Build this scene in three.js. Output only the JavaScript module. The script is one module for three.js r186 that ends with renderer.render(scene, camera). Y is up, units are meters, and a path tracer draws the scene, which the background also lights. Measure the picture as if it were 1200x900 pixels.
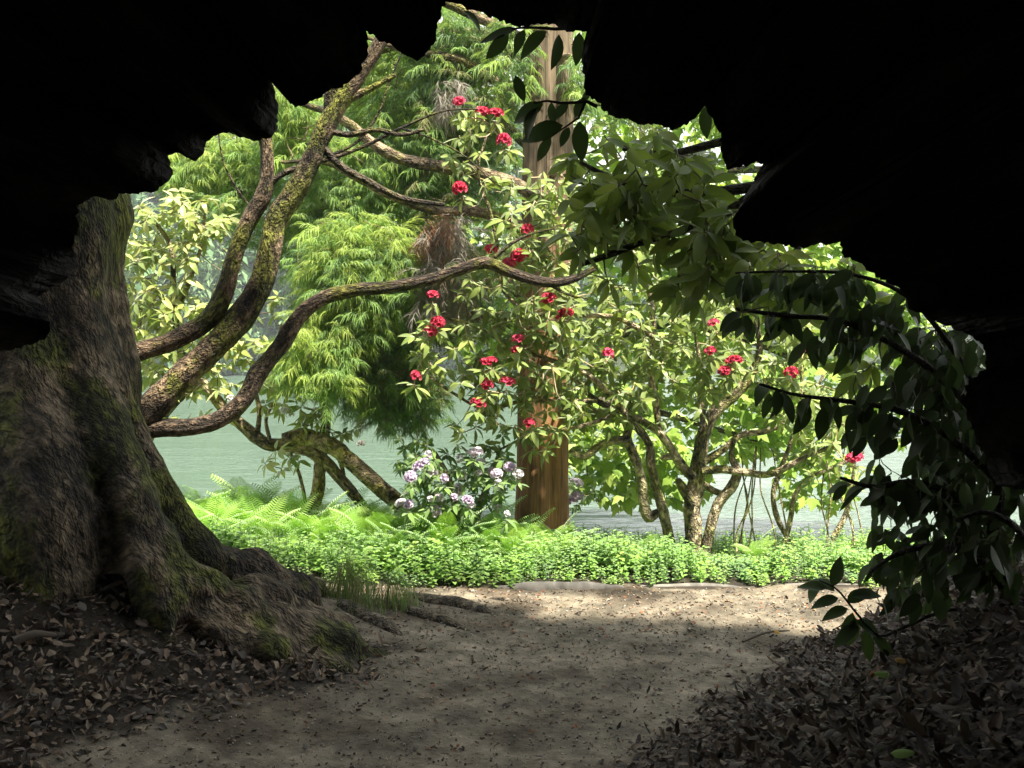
import * as THREE from 'three';
import { ImprovedNoise } from 'three/addons/math/ImprovedNoise.js';
import { mergeGeometries } from 'three/addons/utils/BufferGeometryUtils.js';

// ───────────────────────── camera, sky, sun, exposure ─────────────────────────
const scene = new THREE.Scene();
const F = 1236, HORIZON = 390, EYE = 1.7;                 // focal length and horizon row in a 1200x900 frame, eye height in metres
const PITCH = Math.atan((450 - HORIZON) / F);
const camera = new THREE.PerspectiveCamera(2 * Math.atan(450 / F) * 180 / Math.PI, 4 / 3, 0.05, 1500);
camera.position.set(0, EYE, 0);
camera.rotation.set(-PITCH, 0, 0);
scene.add(camera);

const SUN = new THREE.Vector3(0.29, 0.88, 0.30).normalize();
// thinly veiled bright sky: pale blue overhead, white towards the horizon, faint uneven veils
{
  const w = 512, h = 256, d = new Float32Array(w * h * 4), pn = new ImprovedNoise();
  for (let y = 0; y < h; y++) for (let x = 0; x < w; x++) {
    const el = ((y + 0.5) / h - 0.5) * Math.PI, az = (x + 0.5) / w * Math.PI * 2, e = Math.max(0, Math.sin(el)), cx = Math.cos(az) * Math.cos(el), cz = Math.sin(az) * Math.cos(el);
    const glow = 1 + 0.9 * Math.pow(1 - e, 5), veil = 0.5 + 0.5 * (pn.noise(cx * 3 + 7, e * 5, cz * 3 + 2) + 0.5 * pn.noise(cx * 7 + 1, e * 11, cz * 7 + 4)), k = Math.pow(1 - e, 2.2), i = (y * w + x) * 4;
    const white = Math.min(1, k + 0.6 * veil);
    d[i] = glow * 0.52 * (0.74 + 0.26 * white); d[i + 1] = glow * 0.52 * (0.81 + 0.18 * white); d[i + 2] = glow * 0.52 * (0.92 + 0.02 * white); d[i + 3] = 1;
  }
  const t = new THREE.DataTexture(d, w, h, THREE.RGBAFormat, THREE.FloatType);
  t.mapping = THREE.EquirectangularReflectionMapping; t.magFilter = THREE.LinearFilter; t.wrapS = THREE.RepeatWrapping; t.needsUpdate = true;
  scene.background = t; scene.environment = t;
}
const sun = new THREE.DirectionalLight(new THREE.Color(1.0, 0.93, 0.79), 5.0);
sun.position.copy(SUN).multiplyScalar(60).add(new THREE.Vector3(0, 0, -8));
sun.target.position.set(0, 0, -8);
sun.castShadow = true;
sun.shadow.radius = 4;
Object.assign(sun.shadow.camera, { left: -30, right: 30, top: 30, bottom: -30, near: 1, far: 140 });
sun.shadow.mapSize.set(4096, 4096);
scene.add(sun, sun.target);
const renderer = new THREE.WebGLRenderer({ antialias: true });
renderer.toneMapping = THREE.LinearToneMapping;
renderer.toneMappingExposure = 3.25;
renderer.shadowMap.enabled = true;

// ───────────────────────── helpers ─────────────────────────
const V = (x, y, z) => new THREE.Vector3(x, y, z);
let seed = 12345;
const rnd = () => { seed = (seed + 0x6d2b79f5) | 0; let t = Math.imul(seed ^ (seed >>> 15), 1 | seed); t = (t + Math.imul(t ^ (t >>> 7), 61 | t)) ^ t; return ((t ^ (t >>> 14)) >>> 0) / 4294967296; };
const rr = (a, b) => a + (b - a) * rnd();
const pick = (a) => a[Math.floor(rnd() * a.length) % a.length];
const clamp = (x, a = 0, b = 1) => Math.min(b, Math.max(a, x));
const smooth = (a, b, x) => { const t = clamp((x - a) / (b - a)); return t * t * (3 - 2 * t); };
const lerp = (a, b, t) => a + (b - a) * t;
const PN = new ImprovedNoise();
const noise = (x, y, z) => PN.noise(x + 50.3, y + 31.7, z + 77.1);
const fbm = (x, y, z, o = 4) => { let s = 0, a = 0.5; for (let i = 0; i < o; i++) { s += a * noise(x, y, z); x = x * 2.03 + 3.1; y = y * 2.03 + 1.7; z = z * 2.03 + 5.3; a *= 0.5; } return s; };
const cp = Math.cos(PITCH), sp = Math.sin(PITCH);
// a pixel of the 1200x900 frame at a distance d (metres along -z)
function at(px, py, d) {
  const u = (px - 600) / F, v = -(py - 450) / F, z = v * sp + cp;
  const k = d / z;
  return V(u * k, EYE + (v * cp - sp) * k, -d);
}
const ppm = (d) => F / d;                                  // pixels in a metre at distance d

const used = new Map();
function numbered(name) { const n = used.get(name) ?? 0; used.set(name, n + 1); return n ? name + '_' + String(n).padStart(3, '0') : name; }
function note(o, label, category, group, kind) {
  if (label) o.userData.label = label;
  if (category) o.userData.category = category;
  if (group) o.userData.group = group;
  if (kind) o.userData.kind = kind;
  return o;
}
function thing(name, label, category, pos, group) {
  const g = new THREE.Group();
  g.name = numbered(name); g.position.copy(pos); scene.add(g);
  return note(g, label, category, group);
}
function shade(o) { o.castShadow = true; o.receiveShadow = true; return o; }
// geometry in world coordinates -> a named mesh under a thing (or the scene)
function part(parent, name, geo, mat) {
  if (parent !== scene) geo.translate(-parent.position.x, -parent.position.y, -parent.position.z);
  const m = shade(new THREE.Mesh(geo, mat));
  m.name = parent === scene ? numbered(name) : name;
  parent.add(m);
  return m;
}

// ───────────────────────── textures ─────────────────────────
function lattice(n, s) { const a = new Float32Array(n * n); let q = s; for (let i = 0; i < a.length; i++) { q = (Math.imul(q, 1664525) + 1013904223) | 0; a[i] = (q >>> 8) / 16777216; } return a; }
function tileNoise(freqX, freqY, s) {
  const nx = freqX, ny = freqY, a = lattice(Math.max(nx, ny), s), n = Math.max(nx, ny);
  return (u, v) => {
    const x = u * nx, y = v * ny, x0 = Math.floor(x), y0 = Math.floor(y), fx = x - x0, fy = y - y0;
    const sx = fx * fx * (3 - 2 * fx), sy = fy * fy * (3 - 2 * fy);
    const i0 = ((x0 % nx) + nx) % nx, i1 = (i0 + 1) % nx, j0 = ((y0 % ny) + ny) % ny, j1 = (j0 + 1) % ny;
    return lerp(lerp(a[j0 * n + i0], a[j0 * n + i1], sx), lerp(a[j1 * n + i0], a[j1 * n + i1], sx), sy);
  };
}
function tileFbm(fx, fy, oct, s) {
  const ns = []; for (let i = 0; i < oct; i++) ns.push(tileNoise(fx << i, fy << i, s + i * 977));
  return (u, v) => { let r = 0, a = 0.5, t = 0; for (const n of ns) { r += a * n(u, v); t += a; a *= 0.55; } return r / t; };
}
function tex(w, h, fn, srgb) {
  const d = new Uint8Array(w * h * 4);
  for (let y = 0; y < h; y++) for (let x = 0; x < w; x++) {
    const c = fn((x + 0.5) / w, (y + 0.5) / h), i = (y * w + x) * 4;
    if (typeof c === 'number') d[i] = d[i + 1] = d[i + 2] = clamp(c) * 255; else { d[i] = clamp(c[0]) * 255; d[i + 1] = clamp(c[1]) * 255; d[i + 2] = clamp(c[2]) * 255; }
    d[i + 3] = 255;
  }
  const t = new THREE.DataTexture(d, w, h);
  t.wrapS = t.wrapT = THREE.RepeatWrapping; t.magFilter = THREE.LinearFilter; t.minFilter = THREE.LinearMipmapLinearFilter; t.generateMipmaps = true;
  if (srgb) t.colorSpace = THREE.SRGBColorSpace;
  t.needsUpdate = true;
  return t;
}
// grit and crumbs of the path
const gA = tileFbm(6, 6, 7, 11), gB = tileFbm(24, 24, 5, 71), gC = tileNoise(170, 170, 5), gD = tileNoise(90, 90, 9);
const gritMap = tex(1024, 1024, (u, v) => {
  const a = gA(u, v), b = gB(u, v), c = gC(u, v), d = gD(u, v);
  let k = 0.62 + 0.45 * (a - 0.5) + 0.35 * (b - 0.5), w = 0;
  if (c > 0.9) { k += 0.22; }                                // pale grains
  if (d > 0.87) { k -= 0.26; w = 0.05; }                     // dark crumbs
  return [k + w, k, k - 0.03 - w];
}, true);
const gritBump = tex(1024, 1024, (u, v) => 0.5 * gA(u, v) + 0.35 * gB(u, v) + 0.35 * Math.max(0, gC(u, v) - 0.75) + 0.3 * Math.max(0, gD(u, v) - 0.8));
// smooth old bark with pits and lichen
const bA = tileFbm(5, 5, 6, 31), bB = tileFbm(36, 28, 4, 301), bC = tileFbm(16, 12, 5, 401), bD = tileNoise(130, 110, 77);
const crack = (u, v) => Math.pow(1 - Math.abs(2 * bC(u, v) - 1), 9);
const barkMap = tex(1024, 1024, (u, v) => { const k = 0.64 + 0.7 * (bA(u, v) - 0.5) + 0.9 * (bB(u, v) - 0.5) - 0.22 * crack(u, v), l = smooth(0.58, 0.62, bA(u + 0.3, v + 0.1) + 0.25 * (bB(u, v) - 0.5)) * 0.13 + (bD(u, v) > 0.92 ? 0.12 : 0); return [k + l, k + l, k - 0.02 + l]; }, true);
const barkBump = tex(1024, 1024, (u, v) => 0.35 + 0.5 * (bA(u, v) - 0.5) + 0.55 * (bB(u, v) - 0.5) - 0.3 * crack(u, v) + 0.2 * bD(u, v));
// stringy red bark
const sA = tileFbm(26, 2, 5, 51), sB = tileFbm(64, 3, 4, 87), sC = tileFbm(5, 5, 4, 19);
const stringMap = tex(1024, 1024, (u, v) => { const w = 0.02 * (sC(u, v) - 0.5); const a = sA(u + w, v), b = sB(u + w, v); const k = 0.68 + 0.36 * (a - 0.5) + 0.34 * (b - 0.5) + 0.4 * (sC(u, v) - 0.5); return [k, k * 0.97, k * 0.94]; }, true);
const stringBump = tex(1024, 1024, (u, v) => { const w = 0.02 * (sC(u, v) - 0.5); return 0.6 * sA(u + w, v) + 0.4 * sB(u + w, v); });
// rock
const kA = tileFbm(5, 5, 7, 131);
const rockMap = tex(512, 512, (u, v) => 0.5 + 0.8 * (kA(u, v) - 0.5), true);
const rockBump = tex(512, 512, (u, v) => kA(u, v));

const rgb = (r, g, b) => new THREE.Color().setRGB(r, g, b);
const M = {
  path: new THREE.MeshStandardMaterial({ color: rgb(1, 1, 1), vertexColors: true, map: gritMap, bumpMap: gritBump, bumpScale: 0.035, roughness: 0.95 }),
  bark: new THREE.MeshStandardMaterial({ color: rgb(1, 1, 1), vertexColors: true, map: barkMap, bumpMap: barkBump, bumpScale: 0.05, roughness: 0.92 }),
  redBark: new THREE.MeshStandardMaterial({ color: rgb(1, 1, 1), vertexColors: true, map: stringMap, bumpMap: stringBump, bumpScale: 0.02, roughness: 0.95 }),
  rock: new THREE.MeshStandardMaterial({ color: rgb(0.34, 0.32, 0.29), map: rockMap, bumpMap: rockBump, bumpScale: 0.05, roughness: 0.97 }),
  twig: new THREE.MeshStandardMaterial({ color: rgb(1, 1, 1), vertexColors: true, roughness: 0.9 }),
};
const leafMat = (r, g, b, t = 0.4, coat = 0.0) => new THREE.MeshPhysicalMaterial({ color: rgb(r, g, b), roughness: 1, transmission: t, thickness: 0, side: THREE.DoubleSide, clearcoat: coat, clearcoatRoughness: 0.36 });

// ───────────────────────── shapes ─────────────────────────
// tapered wandering tube
function tube(pts, radii, o = {}) {
  const { radial = 9, step = 0.06, wob = 0.1, color = () => [0.16, 0.12, 0.09], uvScale = 1, freq = 6 } = o;
  const curve = new THREE.CatmullRomCurve3(pts, false, 'centripetal');
  const len = curve.getLength(), n = Math.max(3, Math.round(len / step));
  const P = [], N = [], T = [], R = [];
  for (let i = 0; i <= n; i++) {
    const t = i / n; P.push(curve.getPoint(t)); T.push(curve.getTangent(t));
    const k = t * (radii.length - 1), a = Math.min(radii.length - 2, Math.floor(k)); R.push(lerp(radii[a], radii[a + 1], k - a));
  }
  let nrm = Math.abs(T[0].y) < 0.9 ? V(0, 1, 0) : V(0, 0, 1); nrm = nrm.sub(T[0].clone().multiplyScalar(nrm.dot(T[0]))).normalize();
  const pos = [], uv = [], col = [], idx = []; let run = 0, q = V(0, 0, 0);
  for (let i = 0; i <= n; i++) {
    nrm = nrm.clone().sub(T[i].clone().multiplyScalar(nrm.dot(T[i]))).normalize();
    const bin = T[i].clone().cross(nrm);
    if (i) run += P[i].distanceTo(P[i - 1]);
    for (let j = 0; j <= radial; j++) {
      const a = (j % radial) / radial * Math.PI * 2, d = nrm.clone().multiplyScalar(Math.cos(a)).addScaledVector(bin, Math.sin(a));
      q.copy(P[i]).addScaledVector(d, R[i]);
      const w = 1 + wob * 2 * fbm(q.x * freq, q.y * freq, q.z * freq, 3);
      q.copy(P[i]).addScaledVector(d, R[i] * w);
      pos.push(q.x, q.y, q.z); uv.push(j / radial * 6.28 * R[0] * uvScale, run * uvScale);
      col.push(...color(q, d, i / n));
    }
  }
  const w = radial + 1;
  for (let i = 0; i < n; i++) for (let j = 0; j < radial; j++) { const a = i * w + j; idx.push(a, a + 1, a + w, a + 1, a + w + 1, a + w); }
  const tip = pos.length / 3, e = P[n].clone().addScaledVector(T[n], R[n] * 0.6);
  pos.push(e.x, e.y, e.z); uv.push(0, run * uvScale); col.push(...color(e, T[n], 1));
  for (let j = 0; j < radial; j++) idx.push(n * w + j, n * w + j + 1, tip);
  const g = new THREE.BufferGeometry();
  g.setAttribute('position', new THREE.Float32BufferAttribute(pos, 3));
  g.setAttribute('uv', new THREE.Float32BufferAttribute(uv, 2));
  g.setAttribute('color', new THREE.Float32BufferAttribute(col, 3));
  g.setIndex(idx); g.computeVertexNormals();
  const nn = g.attributes.normal;
  for (let i = 0; i <= n; i++) { const a = i * w, b = a + radial, x = nn.getX(a) + nn.getX(b), y = nn.getY(a) + nn.getY(b), z = nn.getZ(a) + nn.getZ(b), l = Math.hypot(x, y, z) || 1; nn.setXYZ(a, x / l, y / l, z / l); nn.setXYZ(b, x / l, y / l, z / l); }
  g.userData.nodes = P.map((p, i) => ({ p, r: R[i] }));
  return g;
}
// a leaf along +z, upper side +y; shape(t) gives the half width
function leafGeo(L, W, { droop = 0.25, fold = 0.25, seg = 5, prof = (t) => Math.sin(Math.PI * Math.pow(t, 0.85)) ** 0.8, stalk = 0.08, twist = 0 } = {}) {
  const pos = [], uv = [], idx = [];
  for (let i = 0; i <= seg; i++) {
    const t = i / seg, w = i === 0 ? 0.012 * L : i === seg ? 0 : Math.max(0.004, prof(t)) * W / 2, z = L * (stalk + (1 - stalk) * t) * (1 - 0.12 * droop * t), y = -droop * L * t * t, c = Math.cos(twist * t), s = Math.sin(twist * t);
    pos.push(-w * c, y + fold * w - w * s, z, 0, y, z, w * c, y + fold * w + w * s, z); uv.push(0, t, 0.5, t, 1, t);
  }
  for (let i = 0; i < seg; i++) { const a = i * 3; for (const k of [0, 1]) { idx.push(a + k, a + k + 3, a + k + 1); if (i < seg - 1) idx.push(a + k + 1, a + k + 3, a + k + 4); else idx.push(a + k + 1, a + k + 3, a + k + 4); } }
  const g = new THREE.BufferGeometry();
  g.setAttribute('position', new THREE.Float32BufferAttribute(pos, 3)); g.setAttribute('uv', new THREE.Float32BufferAttribute(uv, 2)); g.setIndex(idx); g.computeVertexNormals();
  return g;
}
// matrix that lays +z along dir with +y as near up as it can be
function aim(p, dir, up, s = 1, roll = 0) {
  const z = dir.clone().normalize(), u = Math.abs(up.dot(z)) > 0.97 * up.length() ? V(0.3, 0.2, 1) : up;
  let x = u.clone().cross(z).normalize(), y = z.clone().cross(x);
  if (roll) { const c = Math.cos(roll), n = Math.sin(roll), x2 = x.clone().multiplyScalar(c).addScaledVector(y, n); y = z.clone().cross(x2); x = x2; }
  const m = new THREE.Matrix4().makeBasis(x.multiplyScalar(s), y.multiplyScalar(s), z.multiplyScalar(s)); m.setPosition(p);
  return m;
}
const dirRnd = () => { const a = rr(0, 6.283), z = rr(-1, 1), r = Math.sqrt(1 - z * z); return V(r * Math.cos(a), z, r * Math.sin(a)); };

// whorl of leaves round a shoot tip
function whorl(out, p, axis, n, s, lift = [-0.5, 0.35]) {
  const u = Math.abs(axis.y) < 0.9 ? V(0, 1, 0) : V(1, 0, 0), a = u.clone().cross(axis).normalize(), b = axis.clone().cross(a), o = rr(0, 6);
  for (let i = 0; i < n; i++) {
    const t = o + i * 6.283 / n + rr(-0.25, 0.25), e = rr(...lift);
    const d = a.clone().multiplyScalar(Math.cos(t) * Math.cos(e)).addScaledVector(b, Math.sin(t) * Math.cos(e)).addScaledVector(axis, Math.sin(e));
    out.push({ m: aim(p.clone().addScaledVector(axis, rr(-0.03, 0.0)), d, axis, s * rr(0.75, 1.15), rr(-0.3, 0.3)), p });
  }
}
// leaves of a plant: the nearest `single` ones as meshes of their own, the others as one part
function addLeaves(parent, name, restName, leaves, geos, tones, { single = 300, t = 0.4, coat = 0.4, key = null } = {}) {
  const mats = tones.map((c) => leafMat(...c, t, coat));
  const off = new THREE.Matrix4().makeTranslation(-parent.position.x, -parent.position.y, -parent.position.z);
  const score = key ?? ((l) => -l.p.distanceTo(camera.position));
  leaves.sort((a, b) => score(b) - score(a));
  const m4 = new THREE.Matrix4();
  leaves.slice(0, single).forEach((l) => {
    const m = shade(new THREE.Mesh(pick(geos), l.tone !== undefined ? mats[l.tone] : pick(mats)));
    m.name = name; m4.multiplyMatrices(off, l.m); m4.decompose(m.position, m.quaternion, m.scale); parent.add(m);
  });
  const rest = leaves.slice(single);
  if (!rest.length) return;
  const white = leafMat(1, 1, 1, t, coat), per = geos.map(() => []);
  rest.forEach((l, i) => per[i % geos.length].push(l));
  const one = geos.length > 1 && rest.length < 1e9 ? geos.length : 1, c = new THREE.Color();
  const holder = one > 1 ? new THREE.Group() : null;
  per.forEach((list, k) => {
    if (!list.length) return;
    const im = shade(new THREE.InstancedMesh(geos[k], white, list.length));
    im.name = restName; im.userData.kind = 'stuff';
    list.forEach((l, i) => { m4.multiplyMatrices(off, l.m); im.setMatrixAt(i, m4); const q = tones[l.tone !== undefined ? l.tone : Math.floor(rnd() * tones.length)], j = rr(0.8, 1.2); im.setColorAt(i, c.setRGB(q[0] * j, q[1] * j, q[2] * j)); });
    (holder ?? parent).add(im);
  });
  if (holder) { holder.name = restName; holder.userData.kind = 'stuff'; parent.add(holder); }
}
// thin shoots that join each tip to the nearest wood
function shoots(nodes, tips, { r0 = 0.008, r1 = 0.004, sag = 0.25, color } = {}) {
  const geos = [], open = tips.slice();
  const grid = nodes.map((n) => n.p ?? n);
  open.sort((a, b) => Math.min(...grid.map((g) => g.distanceToSquared(a.p))) - Math.min(...grid.map((g) => g.distanceToSquared(b.p))));
  for (const tip of open) {
    let best = null, bd = 1e9;
    for (const g of grid) { const d = g.distanceToSquared(tip.p); if (d < bd) { bd = d; best = g; } }
    const d = Math.sqrt(bd); if (d < 0.04) continue;
    const back = tip.p.clone().addScaledVector(tip.axis, -0.3 * d);
    const mid = best.clone().lerp(back, 0.5).add(V(rr(-1, 1), rr(-0.6, 0.6) - sag, rr(-1, 1)).multiplyScalar(0.16 * d));
    const pts = [best.clone(), mid, back.lerp(tip.p, 0.3).add(V(rr(-1, 1), rr(-1, 1), rr(-1, 1)).multiplyScalar(0.04 * d)), tip.p.clone()];
    const k = clamp(d / 1.2, 0.6, 1.6);
    const g = tube(pts, [r0 * k, r1 * k * 1.2, r1], { radial: 5, step: 0.09, wob: 0, color });
    geos.push(g);
    g.userData.nodes.forEach((n, i) => { if (i > 0) grid.push(n.p); });
  }
  return mergeGeometries(geos.map((g) => { g.userData = {}; return g; }));
}
const mossy = (base, moss, amount, f = 5) => (p) => {
  const v = fbm(p.x * f, p.y * f, p.z * f, 4) + 0.35 * fbm(p.x * f * 5, p.y * f * 5, p.z * f * 5, 2), k = smooth(-0.04, 0.1, v + amount), j = 1 + 0.5 * fbm(p.x * 19, p.y * 19, p.z * 19, 2);
  return [0, 1, 2].map((i) => lerp(base[i], moss[i], k) * j);
};

// ───────────────────────── ground, path, lake ─────────────────────────
const leftEdge = (d) => lerp(-1.75, -0.75, smooth(4.0, 5.3, d)) - 6 * smooth(5.5, 6.4, d) - 0.5 * smooth(4.0, 2.5, d);
const rightEdge = (d) => 0.62 + (d - 4.2) * 0.72 + 5 * smooth(5.7, 6.6, d);
function groundY(x, z) {
  const d = -z;
  let h = 0.015 * noise(x * 1.3, 0, z * 1.3) + 0.012 * noise(x * 4, 3, z * 4);
  const r = Math.hypot(x + 3.0, d - 5.7);
  h += 1.2 * Math.exp(-Math.pow(r / 1.2, 2));
  h += 0.78 * smooth(0, 1.9, x - (0.55 + (d - 4.2) * 0.62)) * (1 - smooth(5.3, 6.5, d)) * smooth(0.6, 2.2, Math.max(d, Math.abs(x)));
  const bank = smooth(0, 0.4, x - rightEdge(d)) + smooth(0, 0.4, leftEdge(d) - x);
  h += clamp(bank) * 0.03 * (noise(x * 7, 1, z * 7) + 0.5);
  if (d > 6.7) h += 0.02 * smooth(6.7, 7.3, d) - 0.18 * smooth(7.2, 8.6, d) - 1.1 * smooth(8.7, 11.6, d);
  h += smooth(56, 66, d) * 2.4 + smooth(62, 140, d) * 9;
  h += smooth(46, 62, Math.abs(x)) * 3 * smooth(6, 14, d);
  return h;
}
const onPath = (x, z) => { const d = -z, w = 0.14 * noise(x * 2.2, 9, z * 2.2) + 0.06 * noise(x * 9, 9, z * 9); return d < 6.95 + w * 0.7 && d > -3.2 && x > leftEdge(d) + w && x < rightEdge(d) + w; };
function axisSteps(marks) { const out = []; for (const [a, b, s] of marks) { const n = Math.max(1, Math.round((b - a) / s)); for (let i = 0; i < n; i++) out.push(a + (b - a) * i / n); } out.push(marks.at(-1)[1]); return out; }
{
  const xs = axisSteps([[-400, -60, 40], [-60, -12, 4], [-12, -4, 0.4], [-4, 4, 0.045], [4, 12, 0.4], [12, 60, 4], [60, 400, 40]]);
  const ds = axisSteps([[-60, -4, 4], [-4, 2.5, 0.25], [2.5, 9, 0.045], [9, 14, 0.2], [14, 150, 4], [150, 700, 50]]);
  const pos = [], uv = [], col = [], nx = xs.length;
  const pathC = [0.47, 0.395, 0.315], soilC = [0.085, 0.062, 0.043], leafC = [0.06, 0.10, 0.03];
  for (const d of ds) for (const x of xs) {
    const z = -d; pos.push(x, groundY(x, z), z); uv.push(x / 1.3, z / 1.3);
    const n = noise(x * 2.3, 4, z * 2.3), m = 1 + 0.3 * noise(x * 1.1, 7, z * 1.1) + 0.25 * noise(x * 6, 5, z * 6);
    if (onPath(x, z)) {
      const litter = smooth(0.12, 0.4, n + 0.25 * noise(x * 11, 2, z * 11) + 0.1 * smooth(6.6, 6.9, d));   // rotted leaf crumbs trodden into the sand
      col.push(...pathC.map((c, i) => lerp(c, [0.17, 0.115, 0.075][i], 0.7 * litter) * m));
    } else col.push(...(d > 40 ? leafC : soilC).map((c) => c * m));
  }
  const gi = [], pi = [];
  for (let j = 0; j < ds.length - 1; j++) for (let i = 0; i < nx - 1; i++) {
    const a = j * nx + i, list = onPath((xs[i] + xs[i + 1]) / 2, -(ds[j] + ds[j + 1]) / 2) ? pi : gi;
    list.push(a, a + 1, a + nx, a + 1, a + nx + 1, a + nx);
  }
  const base = new THREE.BufferGeometry();
  base.setAttribute('position', new THREE.Float32BufferAttribute(pos, 3)); base.setAttribute('uv', new THREE.Float32BufferAttribute(uv, 2)); base.setAttribute('color', new THREE.Float32BufferAttribute(col, 3));
  base.setIndex(gi.concat(pi)); base.computeVertexNormals();
  for (const [name, list] of [['ground', gi], ['path', pi]]) {
    const g = base.clone(); g.setIndex(list); g.deleteAttribute('normal');
    // keep only the vertices that this sheet uses
    const map = new Map(), ni = [], np = [], nu = [], nc = [], nn = [];
    for (const k of list) { if (!map.has(k)) { map.set(k, map.size); np.push(pos[k * 3], pos[k * 3 + 1], pos[k * 3 + 2]); nu.push(uv[k * 2], uv[k * 2 + 1]); nc.push(col[k * 3], col[k * 3 + 1], col[k * 3 + 2]); const b = base.attributes.normal; nn.push(b.getX(k), b.getY(k), b.getZ(k)); } ni.push(map.get(k)); }
    const q = new THREE.BufferGeometry();
    q.setAttribute('position', new THREE.Float32BufferAttribute(np, 3)); q.setAttribute('uv', new THREE.Float32BufferAttribute(nu, 2)); q.setAttribute('color', new THREE.Float32BufferAttribute(nc, 3)); q.setAttribute('normal', new THREE.Float32BufferAttribute(nn, 3)); q.setIndex(ni);
    note(part(scene, name, q, M.path), name === 'path' ? 'sandy woodland path scattered with grit and dead leaf crumbs' : 'dark soil of the banks under litter and plants', name, null, 'structure');
  }
}
const WATER = -0.6;
{
  const wA = tileFbm(10, 34, 5, 611), wB = tileFbm(60, 200, 3, 733), wM = tileFbm(3, 5, 3, 821);
  const bump = tex(1024, 1024, (u, v) => 0.5 * wA(u, v) + 0.35 * wB(u, v) * smooth(0.3, 0.7, wM(u, v)) + 0.1);
  const water = (x0, x1, z0, z1, scale) => {
    const g = new THREE.PlaneGeometry(x1 - x0, z1 - z0, 40, 40); g.rotateX(-Math.PI / 2); g.translate((x0 + x1) / 2, WATER, (z0 + z1) / 2);
    const u = g.attributes.uv, p = g.attributes.position; for (let i = 0; i < p.count; i++) u.setXY(i, p.getX(i) / 9, p.getZ(i) / 9);
    return [g, new THREE.MeshPhysicalMaterial({ color: rgb(0.085, 0.13, 0.095), roughness: 0.16, ior: 1.33, bumpMap: bump, bumpScale: scale })];
  };
  note(part(scene, 'lake', ...water(-60, 60, -66, -8.8, 0.055)), 'milky green lake rippled by a light breeze', 'lake', null, 'structure');
}

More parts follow.
